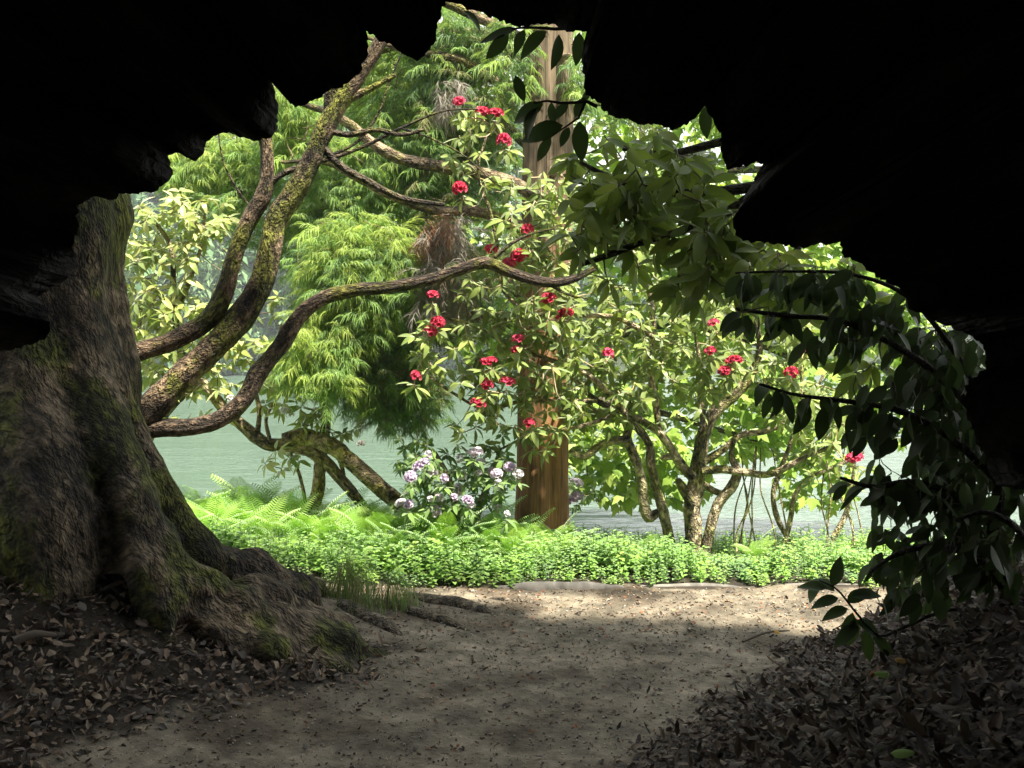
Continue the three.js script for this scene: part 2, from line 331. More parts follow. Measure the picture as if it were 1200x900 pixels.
// ───────────────────────── rock overhang ─────────────────────────
{
  const px = [[-330, 1150], [-330, 800], [-240, 610], [-120, 500], [-60, 440], [0, 412], [34, 404], [53, 398], [59, 387], [57, 365], [45, 349], [62, 336], [83, 325], [89, 312], [84, 289], [91, 270], [90, 242], [106, 232], [113, 230], [128, 235], [145, 227], [155, 227], [185, 223], [197, 213], [203, 201], [197, 182], [206, 179], [219, 185], [230, 189], [238, 181], [242, 166], [257, 157], [272, 157], [288, 162], [305, 165], [319, 160], [326, 149], [326, 127], [319, 98], [311, 77], [315, 83], [329, 104], [346, 126], [357, 123], [370, 116], [386, 106], [402, 103], [417, 89], [430, 68], [432, 54], [426, 35], [443, 47], [460, 54], [471, 63], [484, 68], [489, 72], [497, 66], [509, 51], [512, 28], [522, 2], [530, 3], [545, 9], [583, 22], [609, 32], [647, 28], [662, 35], [690, 37], [693, 48], [681, 73], [685, 92], [686, 111], [700, 120], [713, 135], [729, 139], [751, 146], [770, 146], [786, 152], [805, 147], [818, 133], [827, 124], [837, 146], [845, 161], [846, 184], [851, 198], [868, 196], [897, 190], [875, 228], [862, 250], [859, 263], [864, 277], [880, 285], [902, 285], [928, 290], [953, 288], [985, 283], [988, 299], [1010, 309], [1026, 325], [1054, 337], [1067, 363], [1092, 375], [1124, 388], [1152, 404], [1156, 430], [1130, 452], [1132, 484], [1144, 512], [1156, 544], [1168, 570], [1200, 572], [1260, 600], [1340, 700], [1370, 900], [1370, 1150]];
  // finer, slightly ragged lip
  const lip = [];
  for (let i = 0; i < px.length - 1; i++) {
    const [x0, y0] = px[i], [x1, y1] = px[i + 1], l = Math.hypot(x1 - x0, y1 - y0), n = Math.max(1, Math.round(l / 4));
    for (let k = 0; k < n; k++) {
      const t = k / n, j = k ? Math.min(2.4, l * 0.12) : 0, x = lerp(x0, x1, t) + rr(-j, j), y = lerp(y0, y1, t) + rr(-j, j);
      lip.push(at(x, y, 2.85 + 0.35 * noise(x / 140, y / 140, 3)));
    }
  }
  lip.push(at(...px.at(-1), 2.9));
  const C = V(0, 1.35, 0), n = lip.length;
  // rings: [z, blend to a circle, radius of that circle, scale about the centre for the lip part, roughness]
  const rings = [[-1.9, 1, 5.6, 1, 0.5], [-2.6, 0.85, 4.9, 1, 0.5], [-3.1, 0.6, 4.2, 1.5, 0.35], [-3.15, 0.32, 3.6, 1.42, 0.15], [-3.05, 0.1, 3.3, 1.24, 0.05], [-2.93, 0, 3, 1.07, 0], [null, 0, 0, 1, 0], [-2.85, 0.06, 3.0, 1.0, 0.0], [-2.845, 0.3, 3.0, 1.0, 0.0], [-2.8, 0.6, 3.0, 1.05, 0.04], [-2.6, 0.9, 3.1, 1.05, 0.1], [-2.0, 1, 3.1, 1.05, 0.2], [-1.0, 1, 2.9, 1.05, 0.25], [0.6, 1, 2.5, 1, 0.25], [2.2, 1, 1.9, 1, 0.25], [3.0, 1, 1.1, 1, 0.2], [3.3, 1, 0.15, 1, 0.05],
    [4.4, 1, 0.2, 1, 0.1], [4.3, 1, 3.2, 1, 0.4], [2.6, 1, 4.9, 1, 0.5], [0, 1, 5.7, 1, 0.5], [-1.9, 1, 5.6, 1, 0.5]];
  const pos = [], uv = [], idx = [];
  rings.forEach(([z, b, R, s, rough], j) => lip.forEach((p, i) => {
    const q = p.clone();
    if (z !== null) {
      const dx = p.x - C.x, dy = p.y - C.y, ang = Math.atan2(dy, dx) + (dx < 0 && dy < 0 ? 2 * Math.PI : 0), zz = z + (p.z + 2.85) * (1 - b);
      // round the circle, spread evenly along the lip
      const a = lerp(ang, Math.PI * (1.28 - 1.56 * i / (n - 1)), b);
      q.set(lerp(C.x + dx * s, C.x + Math.cos(a) * R, b), lerp(C.y + dy * s, C.y + Math.sin(a) * R * (R > 3.5 ? 0.86 : 0.8), b), zz);
      const f = 0.8; q.x += rough * noise(q.x * f, q.y * f, q.z * f) * 1.6 + rough * 0.4 * noise(q.x * 3, q.y * 3, q.z * 3); q.y += rough * noise(q.x * f + 9, q.y * f, q.z * f) * 1.2; q.z += rough * noise(q.x * f, q.y * f + 9, q.z * f) * 1.2;
    }
    pos.push(q.x, q.y, q.z); uv.push(i * 0.03, j * 0.3);
  }));
  for (let j = 0; j < rings.length - 1; j++) for (let i = 0; i < n - 1; i++) { const a = j * n + i; idx.push(a, a + 1, a + n, a + 1, a + n + 1, a + n); }
  const g = new THREE.BufferGeometry();
  g.setAttribute('position', new THREE.Float32BufferAttribute(pos, 3)); g.setAttribute('uv', new THREE.Float32BufferAttribute(uv, 2)); g.setIndex(idx); g.computeVertexNormals();
  note(part(scene, 'rock_overhang', g, M.rock), 'black craggy rock overhang with a ragged rim framing the view', 'rock');
}
// boulder at the foot of the overhang
{
  const g = new THREE.IcosahedronGeometry(0.36, 5), p = g.attributes.position, c = at(1330, 930, 3.1);
  for (let i = 0; i < p.count; i++) { const v = V(p.getX(i), p.getY(i), p.getZ(i)), k = 1 + 0.5 * fbm(v.x * 3, v.y * 3, v.z * 3, 4); p.setXYZ(i, v.x * k * 0.9 + c.x, v.y * k * 1.15 + c.y, v.z * k + c.z); }
  g.computeVertexNormals();
  note(part(scene, 'boulder', g, M.rock), 'dark rounded boulder sunk in the leaf bank below the rock rim', 'boulder');
}

// ───────────────────────── the old beech ─────────────────────────
function surfaceNets(lo, hi, cell, sdf) {
  const n = [0, 1, 2].map((i) => Math.ceil((hi[i] - lo[i]) / cell) + 1), [nx, ny, nz] = n, f = new Float32Array(nx * ny * nz);
  for (let k = 0, t = 0; k < nz; k++) for (let j = 0; j < ny; j++) for (let i = 0; i < nx; i++, t++) f[t] = sdf(lo[0] + i * cell, lo[1] + j * cell, lo[2] + k * cell);
  const id = new Int32Array(nx * ny * nz).fill(-1), pos = [], idx = [], sx = 1, sy = nx, sz = nx * ny, corner = [0, sx, sy, sx + sy, sz, sz + sx, sz + sy, sz + sx + sy];
  const edges = []; for (let a = 0; a < 8; a++) for (const b of [1, 2, 4]) if (!(a & b)) edges.push([a, a | b]);
  for (let k = 0; k < nz - 1; k++) for (let j = 0; j < ny - 1; j++) for (let i = 0; i < nx - 1; i++) {
    const o = i + j * sy + k * sz; let c = 0, x = 0, y = 0, z = 0;
    for (const [a, b] of edges) { const u = f[o + corner[a]], v = f[o + corner[b]]; if ((u < 0) === (v < 0)) continue; const t = u / (u - v); c++; x += lerp(a & 1, b & 1, t); y += lerp((a >> 1) & 1, (b >> 1) & 1, t); z += lerp(a >> 2, b >> 2, t); }
    if (!c) continue;
    id[o] = pos.length / 3; pos.push(lo[0] + (i + x / c) * cell, lo[1] + (j + y / c) * cell, lo[2] + (k + z / c) * cell);
  }
  for (let k = 1; k < nz - 1; k++) for (let j = 1; j < ny - 1; j++) for (let i = 1; i < nx - 1; i++) {
    const o = i + j * sy + k * sz;
    for (const [s, u, v] of [[sx, sy, sz], [sy, sz, sx], [sz, sx, sy]]) {
      const a = f[o] < 0, b = f[o + s] < 0; if (a === b) continue;
      const q = [id[o], id[o - u], id[o - u - v], id[o - v]]; if (q.some((w) => w < 0)) continue;
      if (a) idx.push(q[0], q[1], q[2], q[0], q[2], q[3]); else idx.push(q[0], q[2], q[1], q[0], q[3], q[2]);
    }
  }
  const g = new THREE.BufferGeometry(); g.setAttribute('position', new THREE.Float32BufferAttribute(pos, 3)); g.setIndex(idx); g.computeVertexNormals();
  return g;
}
const BEECH = V(-2.72, 0.2, -5.85);
{
  const t = thing('beech_tree', 'massive old beech with fluted mossy trunk and spreading surface roots', 'tree', BEECH);
  const caps = [];
  const chain = (pts, rs, k) => { for (let i = 0; i < pts.length - 1; i++) caps.push([pts[i], pts[i + 1], rs[i], rs[i + 1], k]); };
  const B = BEECH;
  chain([V(B.x, -0.4, B.z), V(B.x, 0.7, B.z), V(B.x, 1.5, B.z), V(B.x + 0.02, 2.4, B.z), V(B.x - 0.02, 6.2, B.z)], [0.70, 0.62, 0.54, 0.505, 0.46], 0.22);
  chain([at(110, 400, 5.75), at(138, 500, 5.75), at(172, 585, 5.7), at(222, 655, 5.75), at(290, 688, 5.8)], [0.1, 0.12, 0.13, 0.14, 0.16], 0.1);
  chain([at(235, 685, 5.75), at(300, 676, 5.85), at(346, 702, 5.9), at(374, 772, 5.95)], [0.15, 0.17, 0.16, 0.11], 0.05);
  chain([at(330, 735, 5.45), at(372, 748, 5.5), at(405, 765, 5.5)], [0.11, 0.1, 0.07], 0.04);
  chain([at(400, 764, 5.35), at(445, 782, 5.4), at(485, 800, 5.45)], [0.08, 0.065, 0.03], 0.06);
  chain([at(90, 380, 5.6), at(122, 520, 5.45), at(160, 625, 5.35), at(215, 690, 5.25), at(290, 724, 5.25), at(352, 745, 5.3), at(400, 768, 5.35), at(462, 790, 5.45)], [0.08, 0.11, 0.12, 0.11, 0.1, 0.085, 0.09, 0.055], 0.07);
  chain([at(300, 700, 5.5), at(345, 732, 5.55), at(390, 754, 5.6), at(440, 774, 5.65)], [0.11, 0.1, 0.09, 0.05], 0.05);
  chain([at(70, 330, 5.6), at(105, 480, 5.42), at(140, 600, 5.22), at(168, 690, 5.08), at(186, 790, 4.95)], [0.06, 0.11, 0.14, 0.12, 0.1], 0.09);
  chain([at(45, 380, 5.5), at(62, 540, 5.3), at(60, 640, 5.15), at(40, 720, 5.0)], [0.1, 0.18, 0.2, 0.16], 0.25);
  chain([at(0, 480, 5.4), at(-10, 600, 5.2), at(-30, 720, 5.0)], [0.15, 0.2, 0.2], 0.25);
  chain([at(-40, 560, 5.4), at(-120, 660, 5.1), at(-220, 720, 4.9)], [0.2, 0.2, 0.14], 0.2);
  chain([at(190, 640, 6.1), at(290, 690, 6.35), at(345, 705, 6.45), at(392, 735, 6.5)], [0.16, 0.14, 0.12, 0.06], 0.12);
  chain([at(60, 560, 6.4), at(60, 640, 7.0), at(50, 690, 7.4)], [0.3, 0.2, 0.1], 0.2);
  chain([at(250, 745, 5.1), at(320, 768, 5.1), at(400, 790, 5.2), at(455, 802, 5.3)], [0.09, 0.07, 0.05, 0.03], 0.08);
  const sdf = (x, y, z) => {
    if (y > 2.6 && Math.hypot(x - B.x, z - B.z) > 0.95) return 0.3;
    const w = 0.05 * noise(x * 2.2, y * 2.2, z * 2.2);
    x += w; z += w;
    let d = 1e3;
    for (const [a, b, ra, rb, k] of caps) {
      const bx = b.x - a.x, by = b.y - a.y, bz = b.z - a.z, px = x - a.x, py = y - a.y, pz = z - a.z;
      const h = clamp((px * bx + py * by + pz * bz) / (bx * bx + by * by + bz * bz)), e = Math.hypot(px - bx * h, py - by * h, pz - bz * h) - lerp(ra, rb, h);
      if (e > d + k) continue;
      const m = Math.max(k - Math.abs(d - e), 0) / k; d = Math.min(d, e) - m * m * k * 0.25;
    }
    if (d > 0.25 || d < -0.25) return d;
    const ang = Math.atan2(z - B.z, x - B.x), fl = smooth(3.6, 0.5, y);
    d += fl * 0.06 * (1 - 1.6 * Math.abs(Math.sin(ang * 4.5 + 1.3 * noise(x, y * 0.6, z)))) + 0.02 * noise(ang * 4, y * 0.5, 2);
    d += 0.05 * fbm(x * 4, y * 3, z * 4, 3) + (0.012 + 0.014 * smooth(1.2, 0.3, y)) * noise(x * 12, y * 10, z * 12) + 0.055 * smooth(1.0, 0.3, y) * noise(x * 5.5, y * 5.5, z * 5.5);
    return d;
  };
  const g = surfaceNets([-4.6, -0.45, -7.6], [-0.45, 6.0, -4.2], 0.03, sdf);
  const p = g.attributes.position, uv = [], col = [], bare = [0.25, 0.19, 0.13], moss = [0.14, 0.15, 0.03], dirt = [0.17, 0.125, 0.085];
  for (let i = 0; i < p.count; i++) {
    const x = p.getX(i), y = p.getY(i), z = p.getZ(i);
    uv.push((x - z) * 0.8, (y - 0.8 * z) * 0.8);
    const v = fbm(x * 2.6, y * 1.6, z * 2.6, 4) + 0.3 * fbm(x * 13, y * 13, z * 13, 2), k = smooth(-0.02, 0.14, v - 0.02), e = smooth(0.05, 0.2, fbm(x * 3 + 9, y * 3, z * 3, 3)), j = 1 + 0.45 * fbm(x * 16, y * 16, z * 16, 2);
    for (let c = 0; c < 3; c++) col.push(lerp(lerp(bare[c], dirt[c], e), moss[c], k) * j);
  }
  g.setAttribute('uv', new THREE.Float32BufferAttribute(uv, 2)); g.setAttribute('color', new THREE.Float32BufferAttribute(col, 3));
  part(t, 'trunk', g, M.bark);
  // roots that surface in the path
  const rootC = mossy([0.26, 0.21, 0.16], [0.2, 0.16, 0.11], 0.0);
  const root = (list, r) => part(t, 'root', tube(list.map(([x, y, dz]) => { const q = at(x, y, 1.7 * F / (y - HORIZON)); q.y = groundY(q.x, q.z) + dz * 0.5 - 0.016; return q; }), r, { radial: 12, step: 0.025, wob: 0.3, color: rootC, freq: 4 }), M.bark);
  root([[470, 700, -0.04], [500, 708, 0.02], [535, 714, 0.03], [565, 720, 0.015], [590, 726, -0.05]], [0.03, 0.05, 0.055, 0.045, 0.02]);
  root([[440, 708, -0.03], [475, 722, 0.01], [510, 732, 0.015], [540, 740, 0.0], [565, 748, -0.05]], [0.03, 0.045, 0.045, 0.035, 0.02]);
  root([[560, 704, -0.04], [590, 708, 0.01], [620, 711, 0.01], [648, 716, -0.04]], [0.02, 0.03, 0.028, 0.015]);
  root([[400, 725, 0.0], [430, 738, 0.03], [455, 748, 0.02], [480, 758, -0.05]], [0.05, 0.05, 0.045, 0.02]);
  root([[640, 712, -0.03], [690, 722, 0.003], [720, 730, -0.04]], [0.015, 0.02, 0.012]);
  // crown far above the frame, which shades the near path
  const lv = [];
  for (let i = 0; i < 30000; i++) {
    const q = V(rr(-8, 7), rr(5.2, 7.4), rr(-4.9, 0.5)), gx = q.x - 0.33 * q.y;   // gx: where its shade falls
    if (q.z < -6.35 + 0.34 * q.y + 0.34 * clamp(gx, -1.2, 2.2) + 0.3 * noise(q.x * 0.9, 3, 1)) continue;
    lv.push({ m: aim(q, V(rr(-1, 1), rr(-0.5, 0.2), rr(-1, 1)), V(rr(-0.3, 0.3), 1, rr(-0.3, 0.3)), rr(1.6, 2.6)), p: q });
  }
  for (const [x, y, z, r] of [[1.5, 6.4, -3.8, 0.16], [-4.5, 6.8, -3.5, 0.16], [-1.8, 7.2, -1.2, 0.14], [3.2, 6.2, -4.6, 0.1]]) part(t, 'branch', tube([V(B.x, 5.3, B.z), V(lerp(B.x, x, 0.4), lerp(5.6, y, 0.5), lerp(B.z, z, 0.4)), V(x, y, z)], [0.26, r, r * 0.5], { radial: 9, step: 0.15, color: mossy(bare, moss, -0.05) }), M.bark);
  addLeaves(t, 'leaf', 'crown', lv, [leafGeo(0.11, 0.07, { seg: 3 })], [[0.07, 0.15, 0.025], [0.09, 0.18, 0.03]], { single: 0, coat: 0.1 });
}
console.log('beech done');

// ───────────────────────── leaning limbs ─────────────────────────
{
  const D = 6.8, base = at(95, 640, 7.0); base.y = groundY(base.x, base.z);
  const t = thing('leaning_tree', 'sinuous mossy limbs leaning out from behind the beech over the lake', 'tree', base);
  const lc = mossy([0.36, 0.25, 0.16], [0.29, 0.30, 0.05], 0.0, 3.2), lc2 = mossy([0.26, 0.18, 0.125], [0.25, 0.24, 0.045], -0.08, 3.2);
  const px = (l, d0 = D) => l.map(([x, y, d]) => at(x, y, d ?? d0));
  const rad = (l, d = D) => l.map((r) => 0.88 * r / ppm(d));
  const limb = (l, r, c = lc, o = {}) => part(t, 'limb', tube(px(l), rad(r), { radial: 16, step: 0.03, wob: 0.13, color: c, freq: 7, ...o }), M.bark);
  limb([[70, 620, 6.95], [60, 480, 6.9], [110, 430], [160, 413], [205, 398], [242, 376], [262, 345], [275, 300], [292, 258], [310, 226], [313, 190], [310, 150], [306, 100], [300, 40]], [24, 18, 14, 13, 13, 14, 12, 11, 11, 11, 8, 9, 8, 6]);
  limb([[85, 625, 6.95], [130, 530, 6.9], [178, 477], [215, 440], [252, 405], [287, 365], [306, 330], [317, 290], [325, 255], [345, 226], [364, 190], [381, 150], [402, 115], [425, 82], [445, 50], [475, -10], [490, -60]], [24, 20, 19, 18, 18, 18, 16, 15, 15, 15, 13, 13, 12, 10, 9, 8, 7]);
  limb([[95, 628, 6.95], [130, 510, 6.85], [185, 502], [225, 500], [262, 489], [289, 464], [304, 435], [328, 407], [352, 370], [376, 351], [410, 341], [460, 336], [510, 326], [545, 314], [570, 308], [600, 320], [640, 331], [668, 328], [698, 314]], [18, 14, 12, 12, 12, 12, 12, 11, 11, 10, 9, 8, 8, 8, 8, 7, 7, 6, 4], lc2);
  limb([[388, 132], [398, 122], [430, 106], [463, 88]], [6, 6, 5, 3], lc, { radial: 9 });
  limb([[386, 140], [388, 115], [391, 98], [392, 60]], [8, 9, 9, 7], lc2, { radial: 10 });
  const twig = (l, r) => part(t, 'branchlet', tube(px(l), rad(r), { radial: 7, step: 0.05, wob: 0.1, color: mossy([0.15, 0.115, 0.08], [0.2, 0.2, 0.035], -0.02, 5) }), M.bark);
  twig([[308, 228], [325, 208], [350, 196], [390, 185], [430, 170], [470, 150], [520, 130], [560, 128]], [4, 4, 4, 3, 2.5, 2, 1.5, 1]);
  twig([[378, 152], [410, 158], [440, 152], [470, 158], [497, 152]], [4, 4, 3.5, 3, 2]);
  twig([[372, 165], [400, 195], [430, 212], [470, 232], [520, 240]], [5, 5, 5, 4, 3]);
  twig([[390, 182], [420, 165], [445, 130], [455, 100], [480, 40]], [2.5, 2, 1.6, 1.4, 1]);
  twig([[470, 150], [500, 160], [540, 180], [580, 215]], [1.6, 1.3, 1, 0.8]);
  twig([[570, 308], [585, 297], [600, 285], [622, 274], [650, 268]], [4, 3, 2.5, 2, 1.2]);
  twig([[640, 331], [665, 345], [690, 350]], [2.5, 2, 1]);
  twig([[300, 250], [280, 225], [262, 190], [255, 150]], [2, 1.6, 1.3, 1]);
}

// ───────────────────────── rhododendrons ─────────────────────────
const RHTONES = [[0.17, 0.25, 0.04], [0.22, 0.30, 0.045], [0.28, 0.36, 0.055], [0.19, 0.26, 0.06]];
const RH = [leafGeo(0.125, 0.042, { droop: 0.2 }), leafGeo(0.115, 0.04, { droop: 0.4, fold: 0.35 }), leafGeo(0.13, 0.038, { droop: 0.08, fold: 0.15 }), leafGeo(0.12, 0.042, { droop: 0.6, fold: 0.1 })];
// a truss: a dome of five-lobed bells
function trussGeo(R, count) {
  const pos = [], idx = [], col = [];
  for (let i = 0; i < count; i++) {
    const y = 1 - 1.15 * (i + 0.5) / count, a = i * 2.39996 + rr(-0.2, 0.2), r = Math.sqrt(Math.max(0, 1 - y * y)), d = V(r * Math.cos(a), y + rr(-0.08, 0.08), r * Math.sin(a)).normalize();
    const c = d.clone().multiplyScalar(R * 0.55), e = R * rr(0.42, 0.52), u = (Math.abs(d.y) < 0.9 ? V(0, 1, 0) : V(1, 0, 0)).cross(d).normalize(), v = d.clone().cross(u), o = rr(0, 1.2), b = pos.length / 3;
    pos.push(...c.toArray()); col.push(0.55, 0.5, 0.55);
    for (let k = 0; k < 10; k++) { const t = o + k * 0.6283, w = k % 2 ? 0.66 : 1, q = c.clone().addScaledVector(d, e * (k % 2 ? 0.75 : 0.62)).addScaledVector(u, Math.cos(t) * e * w).addScaledVector(v, Math.sin(t) * e * w); pos.push(q.x, q.y * 0.95, q.z); const j = rr(0.8, 1.15); col.push(j, j, j); }
    for (let k = 0; k < 10; k++) idx.push(b, b + 1 + k, b + 1 + (k + 1) % 10);
  }
  const g = new THREE.BufferGeometry(); g.setAttribute('position', new THREE.Float32BufferAttribute(pos, 3)); g.setAttribute('color', new THREE.Float32BufferAttribute(col, 3)); g.setIndex(idx); g.computeVertexNormals(); return g;
}
const petal = (r, g, b) => new THREE.MeshPhysicalMaterial({ color: rgb(r, g, b), roughness: 1, transmission: 0.3, thickness: 0, side: THREE.DoubleSide, vertexColors: true });
const TR = [trussGeo(0.075, 16), trussGeo(0.062, 9), trussGeo(0.08, 19), trussGeo(0.07, 12)];
function flower(parent, p, axis, mats, s = 1) {
  const m = shade(new THREE.Mesh(pick(TR), pick(mats))); m.name = 'flower_truss';
  m.position.copy(p).sub(parent.position); m.quaternion.setFromUnitVectors(V(0, 1, 0), axis.clone().normalize()); m.scale.set(s * rr(0.7, 1.0), s * rr(0.6, 0.95), s * rr(0.7, 1.0)); parent.add(m);
}
// shoot tips filling an ellipse of the view at a range of distances
function tipsIn(list) {
  const out = [];
  for (const [cx, cy, rx, ry, n, d0, d1] of list) for (let i = 0; i < n; i++) {
    const a = rr(0, 6.283), r = Math.sqrt(rnd()), p = at(cx + rx * r * Math.cos(a), cy + ry * r * Math.sin(a), rr(d0, d1));
    out.push({ p, axis: V(rr(-0.7, 0.7), rr(0.3, 1), rr(-0.3, 0.8)).normalize() });
  }
  return out;
}
function stems(t, list, color, name = 'stem', mat = M.bark) {
  const nodes = [];
  for (const [pts, r, d] of list) {
    const g = tube(pts.map(([x, y, e]) => at(x, y, e ?? d)), r.map((q) => q / ppm(d)), { radial: 10, step: 0.04, wob: 0.16, color, freq: 8 });
    nodes.push(...g.userData.nodes); g.userData = {};
    part(t, name, g, mat);
  }
  return nodes;
}
const paleWood = mossy([0.72, 0.58, 0.40], [0.46, 0.43, 0.14], -0.06, 4);
{
  // the red one by the water
  const base = at(812, 640, 8.45); base.y = groundY(base.x, base.z);
  const t = thing('red_rhododendron', 'spreading rhododendron with crimson flower trusses and twisted pale stems by the redwood', 'rhododendron', base);
  const wood = stems(t, [
    [[[815, 660], [813, 630], [811, 600], [815, 570], [820, 535], [826, 505], [840, 480], [862, 462], [880, 440], [890, 410], [885, 370]], [12, 10.4, 10.4, 10.4, 8.8, 8, 7.2, 6.4, 5.6, 4, 2.4], 8.45],
    [[[786, 655], [783, 625], [777, 600], [770, 575], [763, 545], [760, 520], [745, 500], [715, 487], [690, 478]], [7.2, 6.4, 6.4, 5.6, 5.6, 4.8, 4.8, 4, 2.4], 8.5],
    [[[772, 600], [760, 606], [755, 590], [752, 562], [742, 532], [735, 512], [740, 490], [735, 460]], [4.8, 7.2, 6.4, 5.6, 5.6, 5.6, 4, 2.4], 8.4],
    [[[826, 650], [832, 620], [842, 590], [858, 570], [864, 552], [857, 535], [860, 515]], [7.2, 6.4, 6.4, 6.4, 5.6, 4, 2.4], 8.4],
    [[[822, 552], [845, 550], [870, 553], [900, 556], [925, 546], [950, 532], [985, 520], [1010, 505]], [4.8, 4.8, 4.8, 4, 4, 3.2, 2.4, 1.6], 8.35],
    [[[738, 515], [720, 516], [700, 524], [684, 536], [668, 528]], [4.8, 4.8, 4.8, 4, 2.4], 8.35],
    [[[812, 590], [800, 572], [794, 562]], [7.2, 5.6, 4], 8.35],
    [[[852, 580], [836, 575], [822, 566]], [3.2, 4, 4], 8.5],
    [[[812, 560], [798, 545], [786, 525], [770, 505], [735, 485], [700, 470], [670, 440], [650, 400]], [5.6, 5.6, 4.8, 4.8, 4, 3.2, 2.4, 2.4], 8.3],
    [[[800, 545], [790, 535], [775, 537]], [4.8, 4.8, 3.2], 8.3],
    [[[820, 545], [835, 535], [850, 525], [868, 510], [900, 505], [940, 480], [965, 440]], [4.8, 4.8, 4, 4, 3.2, 2.4, 1.6], 8.6],
    [[[772, 505], [768, 470], [762, 430], [766, 390], [760, 340], [740, 290]], [4, 4, 4, 3.2, 3.2, 2.4], 8.4],
    [[[735, 486], [690, 440], [640, 420], [590, 400], [550, 380], [520, 372]], [3.2, 3.2, 2.8, 2.4, 2, 1.6], 8.1],
    [[[766, 395], [720, 372], [670, 370], [620, 365], [590, 340], [585, 300], [575, 250], [560, 200], [570, 160]], [3.2, 2.8, 2.4, 2.4, 2.4, 2, 2, 1.6, 1.28], 8.0],
    [[[700, 470], [650, 470], [610, 470], [570, 480], [530, 460], [500, 440]], [2.8, 2.4, 2.4, 2, 1.6, 1.28], 8.1],
    [[[715, 488], [680, 500], [640, 505], [610, 515], [580, 530]], [2.8, 2.4, 2, 1.6, 1.28], 8.1],
    [[[826, 505], [822, 470], [820, 430], [815, 390]], [4.8, 4, 3.2, 1.6], 8.5],
    [[[930, 640], [912, 610], [906, 580], [914, 552], [928, 515], [938, 470], [940, 430]], [3.2, 3.2, 3.2, 3.2, 2.4, 2.4, 1.6], 8.5],
    [[[918, 645], [926, 610], [932, 580], [948, 560], [978, 548], [1012, 530]], [3.2, 3.2, 3.2, 2.4, 2.4, 1.6], 8.3],
    [[[960, 655], [978, 628], [992, 600], [998, 570], [1002, 540]], [4, 4, 3.2, 2.4, 1.6], 8.3],
    ...Array.from({ length: 13 }, () => { const x = rr(868, 1000), y = rr(520, 575), b = x + rr(-35, 35); return [[[x, y], [lerp(x, b, 0.4) + rr(-9, 9), lerp(y, 650, 0.4)], [lerp(x, b, 0.75) + rr(-7, 7), lerp(y, 650, 0.75)], [b, 655]], [0.7, 0.9, 1, 1.2], rr(8.2, 8.9)]; }),
  ], paleWood);
  const tips = tipsIn([[635, 250, 45, 70, 44, 7.5, 8.1], [640, 390, 45, 90, 56, 7.5, 8.1], [880, 340, 110, 50, 40, 8, 8.9], [740, 460, 90, 40, 30, 8, 8.8], [960, 490, 60, 50, 24, 8, 8.7], [600, 330, 75, 55, 36, 7.8, 8.3], [560, 175, 50, 55, 16, 7.8, 8.2], [545, 400, 60, 50, 28, 7.7, 8.2], [620, 420, 90, 60, 47, 7.7, 8.3], [600, 490, 85, 40, 30, 7.7, 8.2], [700, 420, 80, 70, 56, 7.8, 8.7], [760, 350, 80, 60, 47, 7.9, 8.8], [790, 440, 90, 50, 50, 7.9, 8.8], [870, 400, 90, 60, 61, 8, 8.9], [950, 440, 70, 60, 42, 8, 8.8], [650, 270, 60, 60, 22, 7.9, 8.4], [985, 530, 40, 50, 10, 8, 8.5], [700, 500, 60, 30, 10, 8, 8.5]]);
  const fl = [[538, 120], [565, 131], [581, 133], [590, 166], [539, 222], [618, 271], [575, 293], [596, 310], [609, 301], [507, 346], [504, 389], [513, 378], [487, 442], [643, 351], [662, 369], [607, 398], [605, 411], [574, 424], [569, 425], [570, 451], [594, 448], [560, 473], [620, 496], [749, 279], [757, 277], [836, 379], [832, 412], [860, 423], [849, 435], [927, 437], [945, 410], [1001, 537], [712, 415]];
  const lv = [], mats = [petal(0.72, 0.03, 0.10), petal(0.64, 0.02, 0.08), petal(0.78, 0.05, 0.15)];
  for (const [x, y] of fl) {
    const p = at(x, y, x > 730 ? 7.95 : 7.6), axis = V(rr(-0.4, 0.4), 1, rr(-0.1, 0.5)).normalize();
    flower(t, p, axis, mats);
    tips.push({ p: p.clone().addScaledVector(axis, -0.05), axis, f: 1 });
  }
  for (const q of tips) whorl(lv, q.p, q.axis, q.f ? 8 : Math.round(rr(6, 9)), rr(0.85, 1.1), [-0.75, 0.25]);
  part(t, 'shoots', shoots(wood, tips, { r0: 0.009, r1: 0.0045, sag: 0.5, color: mossy([0.42, 0.34, 0.21], [0.35, 0.3, 0.12], -0.1, 3) }), M.twig).userData.kind = 'stuff';
  addLeaves(t, 'leaf', 'foliage', lv, RH, RHTONES, { t: 0.4, coat: 0.5 });
}
